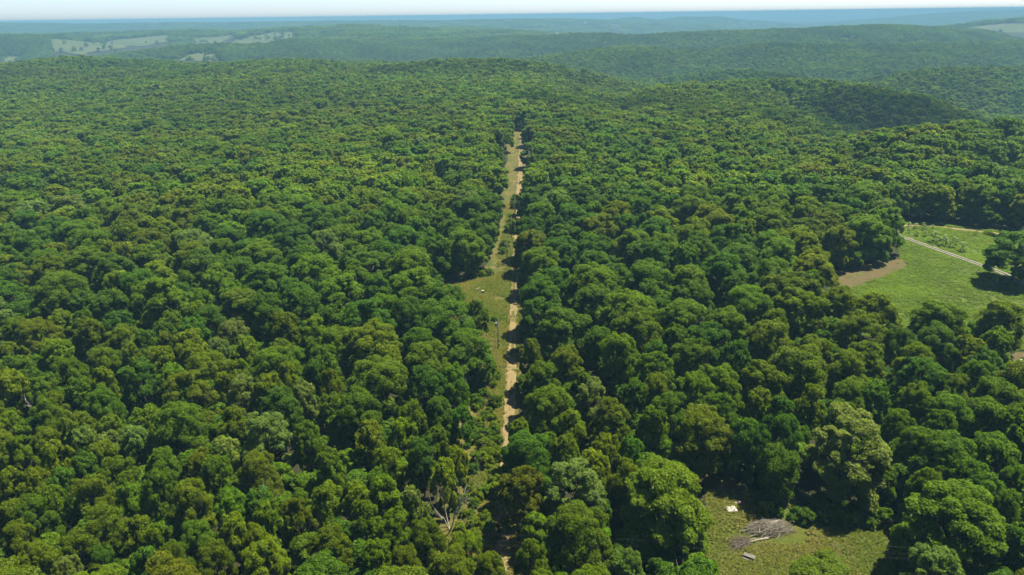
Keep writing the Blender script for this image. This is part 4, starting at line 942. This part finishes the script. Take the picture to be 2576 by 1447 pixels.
for poly, n in ((CORRIDOR, 9000), (LEFTM, 3500), (CLEAR, 3000), (MEADOW, 16000), (CLEAR, 5000), (LEFTM, 3000)):
    p = np.array(poly); q0 = p.min(0); q1 = p.max(0); x = rng.uniform(q0[0], q1[0], n*3); y = rng.uniform(q0[1], q1[1], n*3)
    if poly is CORRIDOR: y = rng.uniform(80, 340, n*3); x = track_x(y)+rng.uniform(-7, 3.5, n*3)
    k = inside(x, y, poly) & ~(np.abs(x-track_x(y)) < 1.6) & (((x-46.5)/6)**2+((y-100)/3.4)**2+rng.uniform(-.5, .5, len(x)) > 1) & (segdist(x, y, [(a, b, 0) for a, b in DRIVE])[0] > 2.0) & (segdist(x, y, [(a, b, 0) for a, b in TRAIL])[0] > 1.5)
    soft = .9 if poly is MEADOW else .45
    k &= vnoise(x/5., y/5., 51)+.7*vnoise(x/17., y/17., 52)+rng.uniform(-soft, soft, len(x)) > .0
    if poly is MEADOW: k &= ~inside(x, y, BROWN)
    gx.append(x[k][:n]); gy.append(y[k][:n])
gx = np.concatenate(gx); gy = np.concatenate(gy); n = len(gx); q = (vnoise(gx/9, gy/9, 61)+.5+rng.uniform(-.2, .2, n)).clip(0, 1)[:, None]
gt = np.array([.12, .18, .008])*(1-q)+np.array([.27, .23, .06])*q
s = rng.uniform(.7, 1.5, n); gk = rng.integers(0, 3, n); gk = np.where((gx > 90) | (rng.random(n) < .55), gk+3, gk); s = np.where(gk > 2, s*1.25, s)
grass = scatter('grass', gx, gy, height(gx, gy)+.1, s, s*rng.uniform(.7, 1.2, n), gk, np.where((gx > 90)[:, None], np.array([.098, .155, .004])*(.8+.5*q), gt*np.where(gk > 2, .62, 1.)[:, None]), tuft_col)

# ------------------------------------------------------------------ haze: the summer air between here and the far hills
def haze_box():
    Tb = Tubes(); lo = -330.; gx_, gy_ = np.meshgrid(np.linspace(-42000, 42000, 400), np.linspace(-42000, 42000, 400)); hx_, hy_ = np.meshgrid(np.linspace(-9000, 9000, 500), np.linspace(0, 12000, 500))
    hi = float(max(CAM_H+6, height(gx_, gy_).max()+22, height(hx_, hy_).max()+22)); print('haze top', hi)
    Tb.box((0, 0, (lo+hi)/2), (90000, 90000, hi-lo))
    m, nt, out = new_mat('haze_air')
    pv = N(nt, 'ShaderNodeVolumePrincipled'); pv.inputs['Color'].default_value = HAZE_COLOR; pv.inputs['Density'].default_value = HAZE_DENSITY; pv.inputs['Anisotropy'].default_value = .0
    nt.links.new(pv.outputs[0], out.inputs['Volume'])
    return tag(link('haze', Tb.mesh('haze', m)), kind='stuff')
haze_box()

# ------------------------------------------------------------------ unseen clouds high over the hills, placed by the shade they lay on the ridges
def clouds(spots, z=1300.):
    bm = bmesh.new(); g = random.Random(9); off = z/math.tan(SUN_EL)
    for (x, y, lx, ly, ang, n) in spots:      # where the shadow falls, its half-lengths and direction
        cx, cy_ = x+off*math.sin(SUN_AZ), y+off*math.cos(SUN_AZ)
        for i in range(n):
            u, v = g.uniform(-1, 1), g.uniform(-1, 1)*.8
            px, py = cx+u*lx*math.cos(ang)-v*ly*math.sin(ang), cy_+u*lx*math.sin(ang)+v*ly*math.cos(ang)
            r = min(lx, ly)*g.uniform(.28, .62)
            bmesh.ops.create_icosphere(bm, subdivisions=2, radius=r, matrix=Matrix.Translation((px, py, z+g.uniform(0, .5)*r)) @ Matrix.Diagonal((g.uniform(.8, 1.5), g.uniform(.8, 1.4), .45, 1)))
    me = bpy.data.meshes.new('clouds'); bm.to_mesh(me); bm.free()
    cm, nt, out = new_mat('thin_cloud')
    df = N(nt, 'ShaderNodeBsdfDiffuse'); df.inputs['Color'].default_value = (.8, .81, .82, 1); tr_ = N(nt, 'ShaderNodeBsdfTransparent'); ms = N(nt, 'ShaderNodeMixShader'); ms.inputs[0].default_value = .85
    nt.links.new(df.outputs[0], ms.inputs[1]); nt.links.new(tr_.outputs[0], ms.inputs[2]); nt.links.new(ms.outputs[0], out.inputs['Surface'])
    me.materials.append(cm)
    return tag(link('clouds', me), kind='stuff')
clouds([(330, 690, 230, 110, .5, 26), (20, 1010, 240, 34, .05, 26), (75, 720, 55, 130, -.15, 16), (760, 1330, 300, 120, .2, 22), (-560, 1000, 260, 40, -.1, 20), (420, 1900, 600, 90, 0, 30)])  # the narrow cloud over the near valley is added just to darken it
